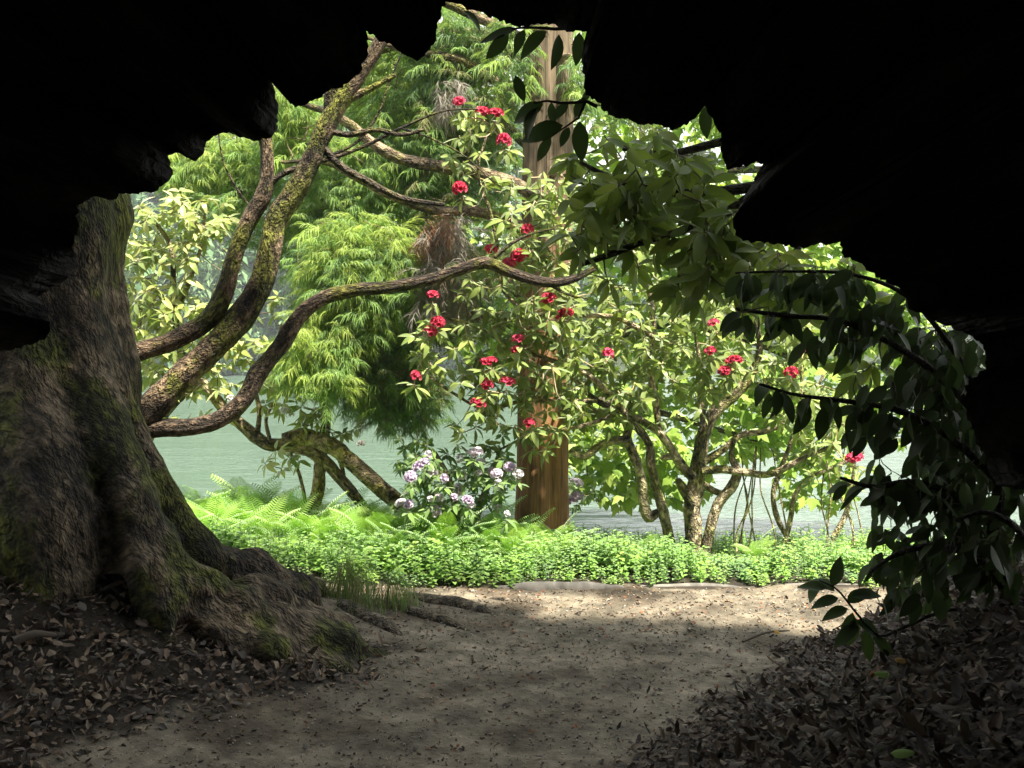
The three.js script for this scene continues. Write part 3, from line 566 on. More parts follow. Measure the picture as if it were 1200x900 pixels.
{
  // the pale leaved one on the left shore
  const base = at(255, 640, 9.0); base.y = groundY(base.x, base.z);
  const t = thing('pale_rhododendron', 'pale yellow-green rhododendron leaning over the water behind the beech trunk', 'rhododendron', base);
  const wood = stems(t, [
    [[[150, 600], [170, 520], [205, 470], [235, 450], [262, 478], [288, 502], [312, 520], [338, 522], [368, 531], [398, 560], [428, 598], [440, 630]], [8, 7, 7, 7, 7, 7, 8, 8, 8, 7, 6, 6], 8.9],
    [[[332, 516], [352, 512], [384, 520], [420, 548], [450, 576], [468, 592], [480, 620]], [8, 10, 10, 10, 10, 10, 9], 8.7],
    [[[362, 625], [366, 600], [373, 570], [376, 540], [380, 512], [382, 485], [377, 460], [372, 430], [350, 380]], [9, 8, 8, 7, 6, 6, 5, 4, 2], 8.9],
    [[[235, 452], [215, 420], [205, 370], [203, 330], [200, 290], [175, 250]], [5, 4, 4, 3.5, 3, 2], 9.0],
    [[[205, 370], [222, 330], [235, 290], [240, 250]], [3.5, 3, 2, 1.5], 9.0],
    [[[170, 520], [160, 440], [165, 380], [185, 340]], [5, 4, 3, 2], 9.1],
    [[[302, 506], [304, 480], [300, 455], [320, 420], [330, 380]], [3, 3, 2.5, 2, 1.5], 8.9],
    [[[316, 515], [312, 490], [330, 460], [350, 430]], [2.5, 2, 1.5, 1.2], 8.8],
    [[[405, 575], [400, 545], [385, 515]], [2.5, 2.5, 2], 8.9],
    [[[350, 640], [358, 600], [352, 560], [340, 530]], [2.5, 2.5, 2, 2], 8.9],
  ], mossy([0.58, 0.45, 0.28], [0.46, 0.40, 0.10], -0.05, 4));
  const tips = tipsIn([[190, 275, 55, 45, 64, 8.6, 9.3], [230, 250, 40, 30, 24, 8.6, 9.3], [180, 350, 40, 45, 34, 8.6, 9.3], [215, 385, 70, 40, 54, 8.5, 9.3], [260, 430, 80, 35, 34, 8.5, 9.1], [210, 470, 60, 30, 12, 8.5, 9], [330, 440, 50, 40, 14, 8.5, 9], [345, 485, 30, 14, 8, 8.5, 8.9], [325, 540, 25, 14, 5, 8.6, 8.9], [390, 500, 25, 12, 4, 8.6, 8.9], [290, 340, 40, 50, 10, 8.8, 9.4], [165, 420, 25, 40, 18, 8.5, 9]]);
  const lv = []; for (const q of tips) whorl(lv, q.p, q.axis, Math.round(rr(6, 9)), rr(0.9, 1.2), [-0.6, 0.35]);
  part(t, 'shoots', shoots(wood, tips, { r0: 0.009, r1: 0.004, color: mossy([0.2, 0.15, 0.09], [0.2, 0.17, 0.06], -0.1, 3) }), M.twig).userData.kind = 'stuff';
  const wm = [petal(0.8, 0.78, 0.74)];
  for (const [x, y] of [[334, 482], [341, 486], [423, 520], [270, 467]]) flower(t, at(x, y, 8.5), V(0, 1, 0.3), wm, 0.6);
  addLeaves(t, 'leaf', 'foliage', lv, RH, [[0.36, 0.42, 0.08], [0.28, 0.37, 0.07], [0.46, 0.48, 0.16], [0.22, 0.31, 0.06]], { t: 0.45, coat: 0.7 });
}
{
  // lilac one low beside the redwood
  const base = at(540, 640, 8.1); base.y = groundY(base.x, base.z);
  const t = thing('lilac_rhododendron', 'low rhododendron with pale lilac flowers beside the redwood trunk', 'rhododendron', base);
  const wood = stems(t, [[[[540, 660], [535, 600], [525, 560], [510, 530]], [6, 5, 4, 2], 8.1], [[[545, 660], [560, 600], [575, 560], [585, 530]], [6, 5, 4, 2], 8.1], [[[550, 660], [580, 640, 9.0], [650, 600, 9.2], [680, 580, 9.2]], [4, 4, 3, 2], 8.3]], paleWood);
  const tips = tipsIn([[535, 560, 60, 40, 50, 7.8, 8.3], [500, 580, 30, 30, 18, 7.7, 8.2], [580, 550, 30, 45, 26, 7.8, 8.3], [490, 530, 40, 25, 18, 7.9, 8.5], [680, 572, 18, 10, 4, 9.2, 9.4]]);
  const lv = [], pm = [petal(0.80, 0.70, 0.82), petal(0.70, 0.56, 0.76), petal(0.86, 0.80, 0.86)];
  for (const [x, y] of [[493, 556], [505, 572], [498, 548], [516, 549], [526, 574], [533, 548], [547, 566], [553, 580], [566, 563], [575, 552], [588, 571], [586, 603], [572, 590], [516, 592], [497, 590], [541, 540], [558, 531], [592, 548], [600, 560], [674, 572], [682, 577], [668, 568], [478, 600], [470, 585], [488, 565], [510, 560], [522, 560], [540, 558], [560, 548], [582, 558], [508, 535], [548, 590]]) {
    const p = at(x + rr(-12, 12), y + rr(-12, 12), x > 640 ? 9.1 : rr(7.55, 7.85)); flower(t, p, V(rr(-0.4, 0.4), 1, rr(0, 0.8)), pm, rr(0.6, 1.0)); whorl(lv, p.clone().add(V(0, -0.05, 0)), V(0, 1, 0.2).normalize(), 7, 0.8, [-0.6, 0.2]);
  }
  for (const q of tips) whorl(lv, q.p, q.axis, 7, rr(0.7, 0.9));
  part(t, 'shoots', shoots(wood, tips, { color: mossy([0.3, 0.24, 0.14], [0.25, 0.2, 0.08], -0.1, 3) }), M.twig).userData.kind = 'stuff';
  addLeaves(t, 'leaf', 'foliage', lv, RH, [[0.15, 0.27, 0.05], [0.2, 0.34, 0.06], [0.11, 0.2, 0.05]], { single: 200, t: 0.4, coat: 0.4 });
}
console.log('rhododendrons done');

// ───────────────────────── redwood ─────────────────────────
{
  const D = 8.75, base = at(633, 640, D); base.y = groundY(base.x, base.z) - 0.05;
  const t = thing('redwood_tree', 'tall conifer with straight reddish fibrous trunk and drooping green sprays', 'tree', base);
  const bark = (p) => { const k = smooth(-0.1, 0.25, fbm(p.x * 3, p.y * 0.9, p.z * 3, 3)), j = 1 + 0.4 * noise(p.x * 8, p.y * 2, p.z * 8), u = smooth(1.4, 3.2, p.y + 1.2 * fbm(p.x * 4, p.y, p.z * 4, 3)), a = [0.62, 0.33, 0.15], b = [0.52, 0.28, 0.13], c = [0.40, 0.32, 0.215]; return [0, 1, 2].map((i) => lerp(lerp(a[i], b[i], k), c[i], u) * j); };   // redder below, grey-buff above, with an uneven change between
  const g = tube([at(633, 690, D), at(633, 640, D), at(634, 560, D), at(636, 400, D), at(640, 200, D), at(641, 40, D), at(643, -200, D)], [40, 33, 30, 29, 29, 28, 25].map((r) => r / ppm(D)), { radial: 36, step: 0.05, wob: 0, color: bark });
  { // deep vertical furrows and fluting
    const p = g.attributes.position; for (let i = 0; i < p.count; i++) { const x = p.getX(i) - base.x, z = p.getZ(i) - base.z, a = Math.atan2(z, x), y = p.getY(i), r = 1 + 0.07 * Math.sin(a * 3 + 0.8 + 0.25 * y) + 0.05 * noise(Math.cos(a) * 4, y * 0.35, Math.sin(a) * 4) + 0.02 * noise(Math.cos(a) * 11, y * 0.5, Math.sin(a) * 11) - 0.16 * Math.exp(-(((a - 1.02 - 0.06 * Math.sin(y * 1.3)) / 0.13) ** 2)) - 0.1 * Math.exp(-(((a - 2.5) / 0.1) ** 2)); p.setX(i, base.x + x * r); p.setZ(i, base.z + z * r); }
    g.computeVertexNormals();
  }
  part(t, 'trunk', g, M.redBark);
  for (const [y, a, l] of [[70, 0.9, 0.16], [150, 2.2, 0.1], [205, 1.3, 0.2], [300, 2.6, 0.12], [545, 2.0, 0.07], [110, 2.7, 0.22]]) { const p = at(640, y, D), d = V(Math.cos(a), -0.1, Math.sin(a)); part(t, 'stub', tube([p.clone().addScaledVector(d, 0.14), p.clone().addScaledVector(d, 0.22 + l * 0.5), p.clone().addScaledVector(d, 0.22 + l).add(V(0, -0.03, 0))], [0.035, 0.022, 0.012], { radial: 7, step: 0.03, wob: 0.2, color: bark }), M.redBark); }
  const lc = mossy([0.5, 0.37, 0.24], [0.3, 0.28, 0.07], -0.05, 4);
  const nodes = stems(t, [
    [[[640, 232], [600, 215], [560, 203], [520, 196], [470, 186], [440, 170], [398, 138], [350, 120]], [9, 8, 8, 7, 7, 6, 5, 3], 8.5],
    [[[635, 275], [600, 262], [560, 248], [510, 246], [460, 230], [420, 210], [380, 190], [330, 190]], [8, 7, 6, 6, 5, 4, 3, 2], 8.6],
    [[[640, 120], [590, 100], [540, 70], [480, 60], [420, 40]], [8, 6, 5, 4, 2], 8.9],
    [[[636, 330], [580, 310], [520, 300], [450, 310], [400, 330]], [7, 6, 5, 4, 2], 8.9],
    [[[638, 60], [560, 20], [480, -10], [380, -10]], [7, 6, 5, 3], 8.8],
    [[[640, 100], [560, 40], [440, 60], [330, 100, 9.8], [240, 150, 9.9]], [7, 6, 5, 4, 2], 9.3],
    [[[636, 380], [570, 370], [500, 380], [430, 400], [380, 420]], [6, 5, 4, 3, 2], 9.3],
    [[[650, 150], [700, 120], [780, 110], [860, 130]], [6, 5, 4, 3], 9.0],
  ], lc, 'limb');
  // hanging sprays: cords of needles that fork and droop
  function sprayGeo(L, strands, W = 0.0045) {
    const pos = [], idx = [];
    const cord = (p, d, len, w) => {
      let q = p.clone(), v = d.clone(); const side = v.clone().cross(V(rr(-1, 1), rr(-1, 1), rr(-1, 1))).normalize(), n = 4, b = pos.length / 3;
      for (let i = 0; i <= n; i++) { const k = i === n ? 0.15 : 1; pos.push(q.x - side.x * w * k, q.y - side.y * w * k, q.z - side.z * w * k, q.x + side.x * w * k, q.y + side.y * w * k, q.z + side.z * w * k); q = q.clone().addScaledVector(v, len / n); v = v.clone().add(V(0, -0.55, 0)).add(V(rr(-0.1, 0.1), 0, rr(-0.1, 0.1))).normalize(); }
      for (let i = 0; i < n; i++) { const a = b + i * 2; idx.push(a, a + 1, a + 2, a + 1, a + 3, a + 2); }
    };
    for (let i = 0; i < strands; i++) { const t = rr(0, 0.8), a = rr(-1.1, 1.1); cord(V(0, -0.35 * t * t * L, t * L), V(Math.sin(a), rr(-0.3, 0.35), Math.cos(a)).normalize(), L * rr(0.35, 0.7), W * rr(0.8, 1.3)); }
    const g2 = new THREE.BufferGeometry(); g2.setAttribute('position', new THREE.Float32BufferAttribute(pos, 3)); g2.setIndex(idx); g2.computeVertexNormals(); return g2;
  }
  const sprays = [sprayGeo(0.17, 36, 0.0019), sprayGeo(0.15, 34, 0.0019), sprayGeo(0.2, 40, 0.002)];
  const spots = [[250, 200, 60, 42, 260, 9.5, 10.3, 0], [215, 190, 30, 25, 70, 9.5, 10.3, 0], [300, 190, 40, 40, 110, 9.5, 10.2, 1], [350, 150, 40, 40, 140, 8.8, 9.4, 0], [330, 120, 20, 24, 40, 8.8, 9.4, 0], [420, 290, 60, 40, 260, 8.3, 9.1, 0], [440, 330, 70, 40, 300, 8.3, 9.2, 1], [400, 370, 50, 40, 220, 8.3, 9.1, 0], [375, 420, 42, 45, 240, 8.2, 8.9, 0], [440, 410, 50, 40, 200, 8.6, 9.4, 2], [470, 460, 50, 45, 220, 8.7, 9.5, 2], [430, 450, 40, 30, 90, 8.6, 9.2, 1], [550, 100, 60, 70, 240, 8.9, 9.7, 2], [500, 140, 70, 50, 180, 9.0, 9.8, 1], [430, 200, 80, 45, 200, 9, 9.9, 1], [520, 220, 40, 50, 110, 9, 9.8, 2], [510, 40, 60, 40, 150, 8.9, 9.6, 1], [470, 120, 50, 60, 110, 9.3, 10, 0], [500, 350, 40, 60, 110, 9.0, 9.8, 2], [370, 230, 40, 40, 70, 9.0, 9.9, 1], [410, 240, 60, 30, 90, 9.2, 9.9, 1], [720, 110, 70, 40, 60, 9.3, 9.9, 2], [600, 60, 30, 60, 40, 8.3, 8.6, 1], [680, 80, 20, 50, 26, 8.4, 8.8, 1], [380, 330, 40, 40, 70, 8.5, 9.2, 1], [540, 330, 50, 60, 100, 9.1, 9.8, 2], [300, 250, 40, 40, 60, 9.4, 10.2, 1], [360, 280, 50, 50, 90, 9.4, 10.2, 1], [270, 170, 70, 40, 90, 9.8, 10.6, 0], [480, 270, 50, 60, 90, 9.3, 10, 1], [450, 60, 60, 50, 110, 9.2, 10, 0], [400, 130, 50, 60, 90, 9.4, 10.2, 0], [560, 180, 50, 60, 90, 9.1, 9.8, 1]];
  const toneOf = [[0, 1, 4], [1, 2, 0], [2, 3, 1]], lv = [], tips = [];
  for (const [cx, cy, rx, ry, n, d0, d1, k] of spots) for (let i = 0; i < n * 2.1; i++) {
    const a = rr(0, 6.283), r = Math.sqrt(rnd()), p = at(cx + rx * r * Math.cos(a), cy + ry * r * Math.sin(a), rr(d0, d1));
    lv.push({ m: aim(p, V(rr(-1, 1), rr(-0.5, 0.3), rr(-1, 1)), V(0, 1, 0), rr(0.75, 1.3)), p, tone: pick(toneOf[k]) });
    if (i % 16 === 0) tips.push({ p, axis: V(rr(-0.5, 0.5), rr(-0.6, 0.2), rr(-0.5, 0.5)).normalize() });
  }
  addLeaves(t, 'spray', 'foliage', lv, sprays, [[0.30, 0.44, 0.06], [0.21, 0.37, 0.06], [0.14, 0.27, 0.06], [0.25, 0.26, 0.08], [0.38, 0.50, 0.07]], { single: 260, t: 0.5, coat: 0 });
  part(t, 'branchlets', shoots(nodes, tips, { r0: 0.011, r1: 0.004, sag: 0.2, color: mossy([0.2, 0.14, 0.09], [0.15, 0.13, 0.05], -0.1, 3) }), M.twig).userData.kind = 'stuff';
  // dead grey sprays hung up beside the trunk
  const dead = []; const dg = [sprayGeo(0.26, 30, 0.0022)];
  for (const [cx, cy, rx, ry, n, tone] of [[508, 268, 18, 14, 40, 1], [520, 262, 25, 14, 26, 0], [515, 310, 24, 40, 80, 0], [505, 340, 16, 30, 30, 0], [523, 105, 12, 12, 16, 0], [540, 350, 30, 40, 30, 2]]) for (let i = 0; i < n; i++) { const p = at(cx + rr(-rx, rx), cy + rr(-ry, ry), rr(8.25, 8.5)); dead.push({ m: aim(p, V(rr(-0.5, 0.5), rr(-1.6, 0.2), rr(-0.5, 0.5)), V(0, 1, 0.5), rr(0.6, 1.1)), p, tone }); }
  addLeaves(t, 'dead_spray', 'dead_foliage', dead, dg, [[0.30, 0.27, 0.23], [0.30, 0.16, 0.09], [0.14, 0.10, 0.06]], { single: 60, t: 0.1, coat: 0 });
}
console.log('redwood done');

// ───────────────────────── sycamore behind ─────────────────────────
const mapleGeo = (() => {
  const pos = [0, 0, 0.02], idx = [], out = [[0, -0.01], [0.035, -0.012], [0.062, 0.012], [0.042, 0.03], [0.075, 0.07], [0.036, 0.066], [0.03, 0.085], [0, 0.13]], ring = [...out, ...out.slice(1, -1).reverse().map(([x, z]) => [-x, z])];
  for (const [x, z] of ring) pos.push(x, -0.25 * Math.abs(x) + 0.02 * Math.sin(z * 40) - z * z * 2, z + 0.01);
  for (let i = 0; i < ring.length; i++) idx.push(0, 1 + i, 1 + (i + 1) % ring.length);
  const g = new THREE.BufferGeometry(); g.setAttribute('position', new THREE.Float32BufferAttribute(pos, 3)); g.setIndex(idx); g.computeVertexNormals(); return g;
})();
{
  const base = at(650, 610, 10.2); base.y = groundY(base.x, base.z);
  const t = thing('sycamore_tree', 'bright green broad-leaved tree overhanging the lake behind the redwood', 'tree', base);
  const wood = stems(t, [[[[648, 640], [648, 560], [650, 400], [652, 200], [655, 0], [660, -150]], [16, 15, 14, 13, 12, 8], 10.2], [[[650, 480], [700, 470], [760, 480], [830, 500], [900, 520]], [6, 5, 4, 3, 2], 10.4], [[[650, 380], [560, 300], [500, 250], [440, 220]], [7, 6, 5, 3], 10.8], [[[651, 300], [750, 220], [850, 200], [950, 200]], [7, 6, 5, 3], 10.6], [[[652, 200], [560, 120], [480, 60]], [7, 5, 3], 10.8], [[[650, 420], [780, 380], [880, 400], [970, 440]], [6, 5, 4, 3], 10.8]], mossy([0.2, 0.17, 0.12], [0.13, 0.13, 0.04], -0.05, 4));
  const lv = [], tips = [];
  for (const [cx, cy, rx, ry, n, d0, d1] of [[720, 540, 60, 50, 240, 9.9, 10.9], [780, 560, 60, 30, 110, 10, 11], [700, 480, 60, 40, 160, 10, 11], [480, 220, 70, 110, 700, 10.6, 12], [520, 120, 80, 70, 420, 10.6, 12], [440, 90, 60, 60, 240, 10.8, 12], [760, 320, 150, 130, 900, 10.2, 12], [900, 320, 150, 120, 800, 10.2, 12], [930, 480, 100, 60, 420, 10, 11.4], [830, 490, 90, 50, 300, 10, 11.4], [580, 330, 80, 100, 420, 10.8, 12], [960, 560, 50, 40, 110, 9.9, 10.6], [600, 30, 160, 60, 500, 10.4, 12], [1050, 400, 80, 120, 400, 10.2, 11.8], [800, 150, 160, 80, 900, 10.2, 12], [820, 90, 160, 70, 500, 10.2, 12], [780, 525, 30, 20, 40, 9.7, 10], [985, 285, 60, 45, 260, 10.2, 11.8], [1060, 330, 50, 60, 160, 10.2, 11.8]]) for (let i = 0; i < n * 1.4; i++) {
    const a = rr(0, 6.283), r = Math.sqrt(rnd()), p = at(cx + rx * r * Math.cos(a), cy + ry * r * Math.sin(a), rr(d0, d1));
    if (p.y < WATER + 0.12) continue;
    lv.push({ m: aim(p, V(rr(-1, 1), rr(-0.8, 0.1), rr(-0.6, 1)), V(rr(-0.4, 0.4), 1, rr(0, 0.7)), rr(0.6, 1.2)), p });
    if (i % 14 === 0) tips.push({ p, axis: V(rr(-1, 1), rr(-0.2, 0.6), rr(-1, 1)).normalize() });
  }
  part(t, 'twigs', shoots(wood, tips, { r0: 0.01, r1: 0.004, color: () => [0.16, 0.13, 0.08] }), M.twig).userData.kind = 'stuff';
  addLeaves(t, 'leaf', 'crown', lv, [mapleGeo], [[0.28, 0.44, 0.035], [0.34, 0.50, 0.045], [0.22, 0.38, 0.035], [0.40, 0.54, 0.07]], { single: 300, t: 0.55, coat: 0.1 });
}

// ───────────────────────── trees across the lake ─────────────────────────
{
  const clump = (() => { const gs = []; for (let i = 0; i < 26; i++) { const g = leafGeo(0.3, 0.13, { seg: 2, droop: 0.4 }); g.applyMatrix4(aim(dirRnd().multiplyScalar(rr(0.1, 0.5)), dirRnd(), V(0, 1, 0.2), rr(0.7, 1.3))); gs.push(g); } return mergeGeometries(gs); })();
  const kinds = [['far_conifer', 'tall pointed conifer on the far lake shore', 'conifers across the lake', [[0.10, 0.19, 0.09], [0.13, 0.23, 0.10], [0.08, 0.15, 0.08]], 'cone'], ['far_tree', 'rounded mid-green tree on the far lake shore', 'broad trees across the lake', [[0.14, 0.24, 0.10], [0.18, 0.29, 0.12], [0.10, 0.19, 0.08]], 'round']];
  const place = [[-30, 62, 17, 4.5, 0], [-25, 60, 19, 4.5, 0], [-21, 63, 21, 5, 0], [-17, 60, 18, 4.4, 0], [-13, 62, 20, 5, 0], [-9, 60, 16, 4.6, 1], [-5, 63, 18, 5, 0], [-1, 61, 15, 5, 1], [-35, 61, 15, 5, 1], [-40, 58, 16, 5.5, 0], [4, 66, 8, 4, 1], [38, 64, 13, 6, 1], [41, 58, 17, 6, 0], [-19, 57, 9, 4, 1], [-27, 57, 8, 4, 1]];
  const c = new THREE.Color(), white = leafMat(1, 1, 1, 0.2, 0);
  for (const [x, d, h, w, k] of place) {
    const [name, label, group, tones, form] = kinds[k], y0 = groundY(x, -d), t = thing(name, label, 'tree', V(x, y0 - 0.1, -d), group);
    part(t, 'trunk', tube([V(x, y0 - 0.5, -d), V(x + rr(-0.2, 0.2), y0 + h * 0.5, -d), V(x, y0 + h * 0.95, -d)], [0.4, 0.25, 0.05], { radial: 8, step: 0.8, wob: 0.1, color: () => [0.13, 0.1, 0.08] }), M.twig);
    const n = 620, im = shade(new THREE.InstancedMesh(clump, white, n)); im.name = 'crown'; im.userData.kind = 'stuff';
    for (let i = 0; i < n; i++) {
      let q;
      if (form === 'cone') { const s = Math.pow(rnd(), 0.7), y = h * (0.04 + 0.94 * (1 - s)), r = w * (0.1 + 0.9 * s) * (0.55 + 0.45 * Math.sqrt(rnd())) * (0.75 + 0.25 * Math.sin(y * 3)), a = rr(0, 6.283); q = V(r * Math.cos(a), y - 0.25 * r, r * Math.sin(a)); }
      else { const v = dirRnd(), e = 0.6 + 0.4 * Math.cbrt(rnd()), b = 1 + 0.35 * noise(v.x * 2 + x, v.y * 2, v.z * 2); q = V(v.x * w * e * b, h * 0.5 + v.y * h * 0.5 * e * b, v.z * w * e * b); }
      const s = rr(1.3, 2.6), m = aim(q, dirRnd(), V(0, 1, 0), s); im.setMatrixAt(i, m); const tn = pick(tones), j = rr(0.75, 1.25); im.setColorAt(i, c.setRGB(tn[0] * j, tn[1] * j, tn[2] * j));
    }
    t.add(im);
  }
}
console.log('far trees done');

scene.fog = new THREE.FogExp2(0xdfe9ee, 0.0018);

// ───────────────────────── ferns, ground cover, grass ─────────────────────────
function frondGeo(L, pairs, arch) {
  const pos = [], idx = [], P = (t) => V(0, L * (1.3 * t - 0.75 * arch * t * t), L * (0.16 * t + 0.5 * t * t));
  for (let i = 0; i < pairs * 2; i++) {
    const k = Math.floor(i / 2), s = i % 2 ? 1 : -1, t = 0.14 + 0.85 * k / pairs, q = P(t), T = P(t + 0.02).sub(P(t - 0.02)).normalize(), side = V(s, 0, 0).addScaledVector(T, 0.35).normalize(), len = L * 0.24 * Math.pow(Math.sin(Math.PI * Math.pow(0.06 + 0.94 * (1 - (t - 0.14) / 0.86), 0.8) * 0.62), 0.9), w = L * 0.0095, b = pos.length / 3;
    const mid = q.clone().addScaledVector(side, len * 0.5).add(V(0, 0.01, 0)), end = q.clone().addScaledVector(side, len).add(V(0, -0.14 * len, 0));
    for (const [v, k2] of [[q.clone().addScaledVector(T, -w * 0.7), 0], [q.clone().addScaledVector(T, w * 0.7), 0], [mid.clone().addScaledVector(T, -w), 0], [mid.clone().addScaledVector(T, w), 0], [end, 0]]) pos.push(v.x, v.y, v.z);
    idx.push(b, b + 2, b + 1, b + 1, b + 2, b + 3, b + 2, b + 4, b + 3);
  }
  let b = pos.length / 3; const n = 8;
  for (let i = 0; i <= n; i++) { const q = P(i / n), w = 0.006 * (1 - 0.8 * i / n); pos.push(q.x - w, q.y, q.z, q.x + w, q.y, q.z); if (i) idx.push(b + i * 2 - 2, b + i * 2 - 1, b + i * 2, b + i * 2 - 1, b + i * 2 + 1, b + i * 2); }
  const g = new THREE.BufferGeometry(); g.setAttribute('position', new THREE.Float32BufferAttribute(pos, 3)); g.setIndex(idx); g.computeVertexNormals(); return g;
}
{
  const fronds = [frondGeo(0.5, 24, 0.75), frondGeo(0.56, 26, 0.65), frondGeo(0.46, 23, 0.9), frondGeo(0.52, 24, 1.0)];
  const mats = [leafMat(0.27, 0.50, 0.045, 0.5), leafMat(0.22, 0.44, 0.04, 0.5), leafMat(0.33, 0.54, 0.07, 0.5)];
  const spots = [];
  for (const [x, d, s, where] of [[225, 8.9, 1.0, 'w'], [250, 8.5, 1.0, 'w'], [285, 8.8, 1.1, 'w'], [310, 8.3, 1.0, 'w'], [345, 8.7, 1.1, 'w'], [390, 8.6, 0.9, 'w'], [425, 8.2, 1.05, 'm'], [455, 8.6, 1.1, 'm'], [485, 8.0, 1.1, 'm'], [510, 8.4, 1.15, 'm'], [535, 7.9, 1.0, 'm'], [560, 8.3, 1.1, 'm'], [590, 8.1, 1.05, 'm'], [640, 7.9, 0.75, 'm'], [450, 7.8, 0.9, 'm'], [265, 9.2, 1.0, 'w'], [205, 8.7, 0.9, 'w'], [885, 8.1, 0.65, 'e'], [760, 8.2, 0.55, 'e'], [675, 8.5, 0.6, 'e'], [1040, 8.0, 0.7, 'e'], [330, 9.1, 1.0, 'w'], [500, 8.8, 1.1, 'm'], [545, 8.7, 1.0, 'm'], [400, 8.9, 1, 'w'], [375, 8.2, 0.85, 'w'], [480, 7.6, 0.85, 'm'], [600, 7.8, 0.85, 'm'], [235, 9.0, 1.1, 'w'], [300, 8.95, 1.1, 'w'], [520, 7.65, 0.8, 'm'], [415, 7.9, 0.8, 'm'], [440, 8.0, 0.9, 'm'], [575, 7.7, 0.85, 'm'], [555, 7.6, 0.7, 'm'], [470, 8.2, 1, 'm'], [215, 9.2, 1.1, 'w'], [350, 8.2, 0.8, 'w'], [275, 8.3, 0.9, 'w'], [325, 8.0, 0.7, 'w'], [240, 8.2, 0.9, 'w'], [620, 8.3, 0.9, 'm'], [360, 9.2, 1, 'w'], [385, 9.3, 1, 'w']]) {
    const q = at(x, 600, d); q.y = groundY(q.x, q.z) - 0.01; spots.push([q, s, where]);
  }
  for (const [q, s2, w] of spots.slice()) if (w !== 'e') for (let k = 0; k < 2; k++) { const p = q.clone().add(V(rr(-0.45, 0.45), 0, rr(-0.3, 0.35))); if (-p.z < 7.35) continue; p.y = groundY(p.x, p.z) - 0.01; spots.push([p, s2 * rr(0.7, 0.95), w]); }
  const says = { w: ['lush green fern on the shore behind the beech roots', 'ferns behind the beech roots'], m: ['tall arching lime-green fern between path and redwood trunk', 'ferns beside the redwood'], e: ['small green fern in the low cover beyond the path under red rhododendron', 'small ferns under the red rhododendron'] };
  for (const [q, s, where] of spots) {
    if (where === 'w') q.y += 0.02;
    const t = thing('fern', says[where][0], 'fern', q, says[where][1]), n = Math.round(rr(10, 14)), o = rr(0, 6);
    for (let i = 0; i < n; i++) { const m = shade(new THREE.Mesh(pick(fronds), pick(mats))); m.name = 'frond'; m.rotation.set(rr(-0.3, 0.25), o + i * 6.283 / n + rr(-0.2, 0.2), 0, 'YXZ'); m.scale.setScalar(s * rr(0.6, 1.1) * (where === 'w' ? 1.15 : 1.0)); t.add(m); }
  }
  // low leafy cover: sprigs of toothed leaves
  const sprig = (h) => { const gs = [], L = leafGeo(0.062, 0.036, { seg: 3, droop: 0.35, fold: 0.2, prof: (t) => Math.sin(Math.PI * Math.pow(t, 0.65)) }); for (let i = 0; i < 9; i++) { const a = i * 2.4 + rr(-0.3, 0.3), y = h * (0.3 + 0.7 * i / 8), g = L.clone(); g.applyMatrix4(aim(V(0, y, 0), V(Math.cos(a), rr(0, 0.45), Math.sin(a)), V(0, 1, 0), rr(0.9, 1.35) * (1.15 - 0.5 * i / 8))); gs.push(g); } const st = new THREE.CylinderGeometry(0.0018, 0.003, h, 3).toNonIndexed(); st.translate(0, h / 2, 0); return mergeGeometries([...gs.map((g) => g.toNonIndexed()), st].map((g) => { g.deleteAttribute('uv'); return g; })); };
  const kinds = [sprig(0.19), sprig(0.25), sprig(0.15)], lists = [[], [], []];
  for (let i = 0; i < 15000; i++) {
    const x = rr(-6, 6), d = rr(6.9, 9.6), e = 6.9 + 0.22 * noise(x * 1.7, 5, 1) + 0.1 * noise(x * 6, 5, 1) + (x < -1.3 ? 0.05 : 0) + 0.1 * smooth(1.5, 3.5, x);
    if (d < e + 0.03 * rnd()) continue;
    if (rnd() < smooth(8.4, 9.7, d) * 0.5) continue;
    const tall = 0.75 + 0.45 * (fbm(x * 1.2, 2, d * 1.2, 2) + 0.3) * 1.6; if (fbm(x * 2.6, 8, d * 2.6, 2) < -0.22 && rnd() < 0.6) continue;
    const y = groundY(x, -d), s = tall * rr(0.7, 1.2) * lerp(0.55, 1, smooth(0, 0.35, d - e)) * lerp(1, 0.78, smooth(0, 1.2, x)); const sp = fbm(x * 1.9, 4, d * 2.4, 3); lists[sp > 0.06 ? 1 : sp < -0.1 ? 2 : i % 3].push([new THREE.Matrix4().compose(V(x, y - 0.01, -d), new THREE.Quaternion().setFromEuler(new THREE.Euler(rr(-0.3, 0.3), rr(0, 6.28), rr(-0.3, 0.3))), V(s, s, s)), sp]);
  }
  const cover = new THREE.Group(); cover.name = 'ground_cover'; note(cover, 'dense low bright green leafy cover along the far edge of the path', 'ground cover', null, 'stuff'); scene.add(cover);
  const tones = [[0.21, 0.42, 0.035], [0.26, 0.47, 0.045], [0.16, 0.34, 0.03], [0.31, 0.49, 0.07], [0.13, 0.29, 0.05]], white = leafMat(1, 1, 1, 0.45, 0.15), c = new THREE.Color();
  lists.forEach((l, k) => { const im = shade(new THREE.InstancedMesh(kinds[k], white, l.length)); im.name = 'sprigs'; im.userData.kind = 'stuff'; l.forEach(([m, sp], i) => { im.setMatrixAt(i, m); const tn = rnd() < 0.35 ? pick(tones) : tones[sp > 0.12 ? 2 : sp > -0.02 ? 0 : sp > -0.2 ? 1 : 4], j = rr(0.75, 1.2); im.setColorAt(i, c.setRGB(tn[0] * j, tn[1] * j, tn[2] * j)); }); cover.add(im); });
  // tufts of grass between the roots
  const blade = leafGeo(0.2, 0.007, { seg: 6, droop: 0.9, fold: 0.1, stalk: 0, prof: (t) => 1 - 0.8 * t });
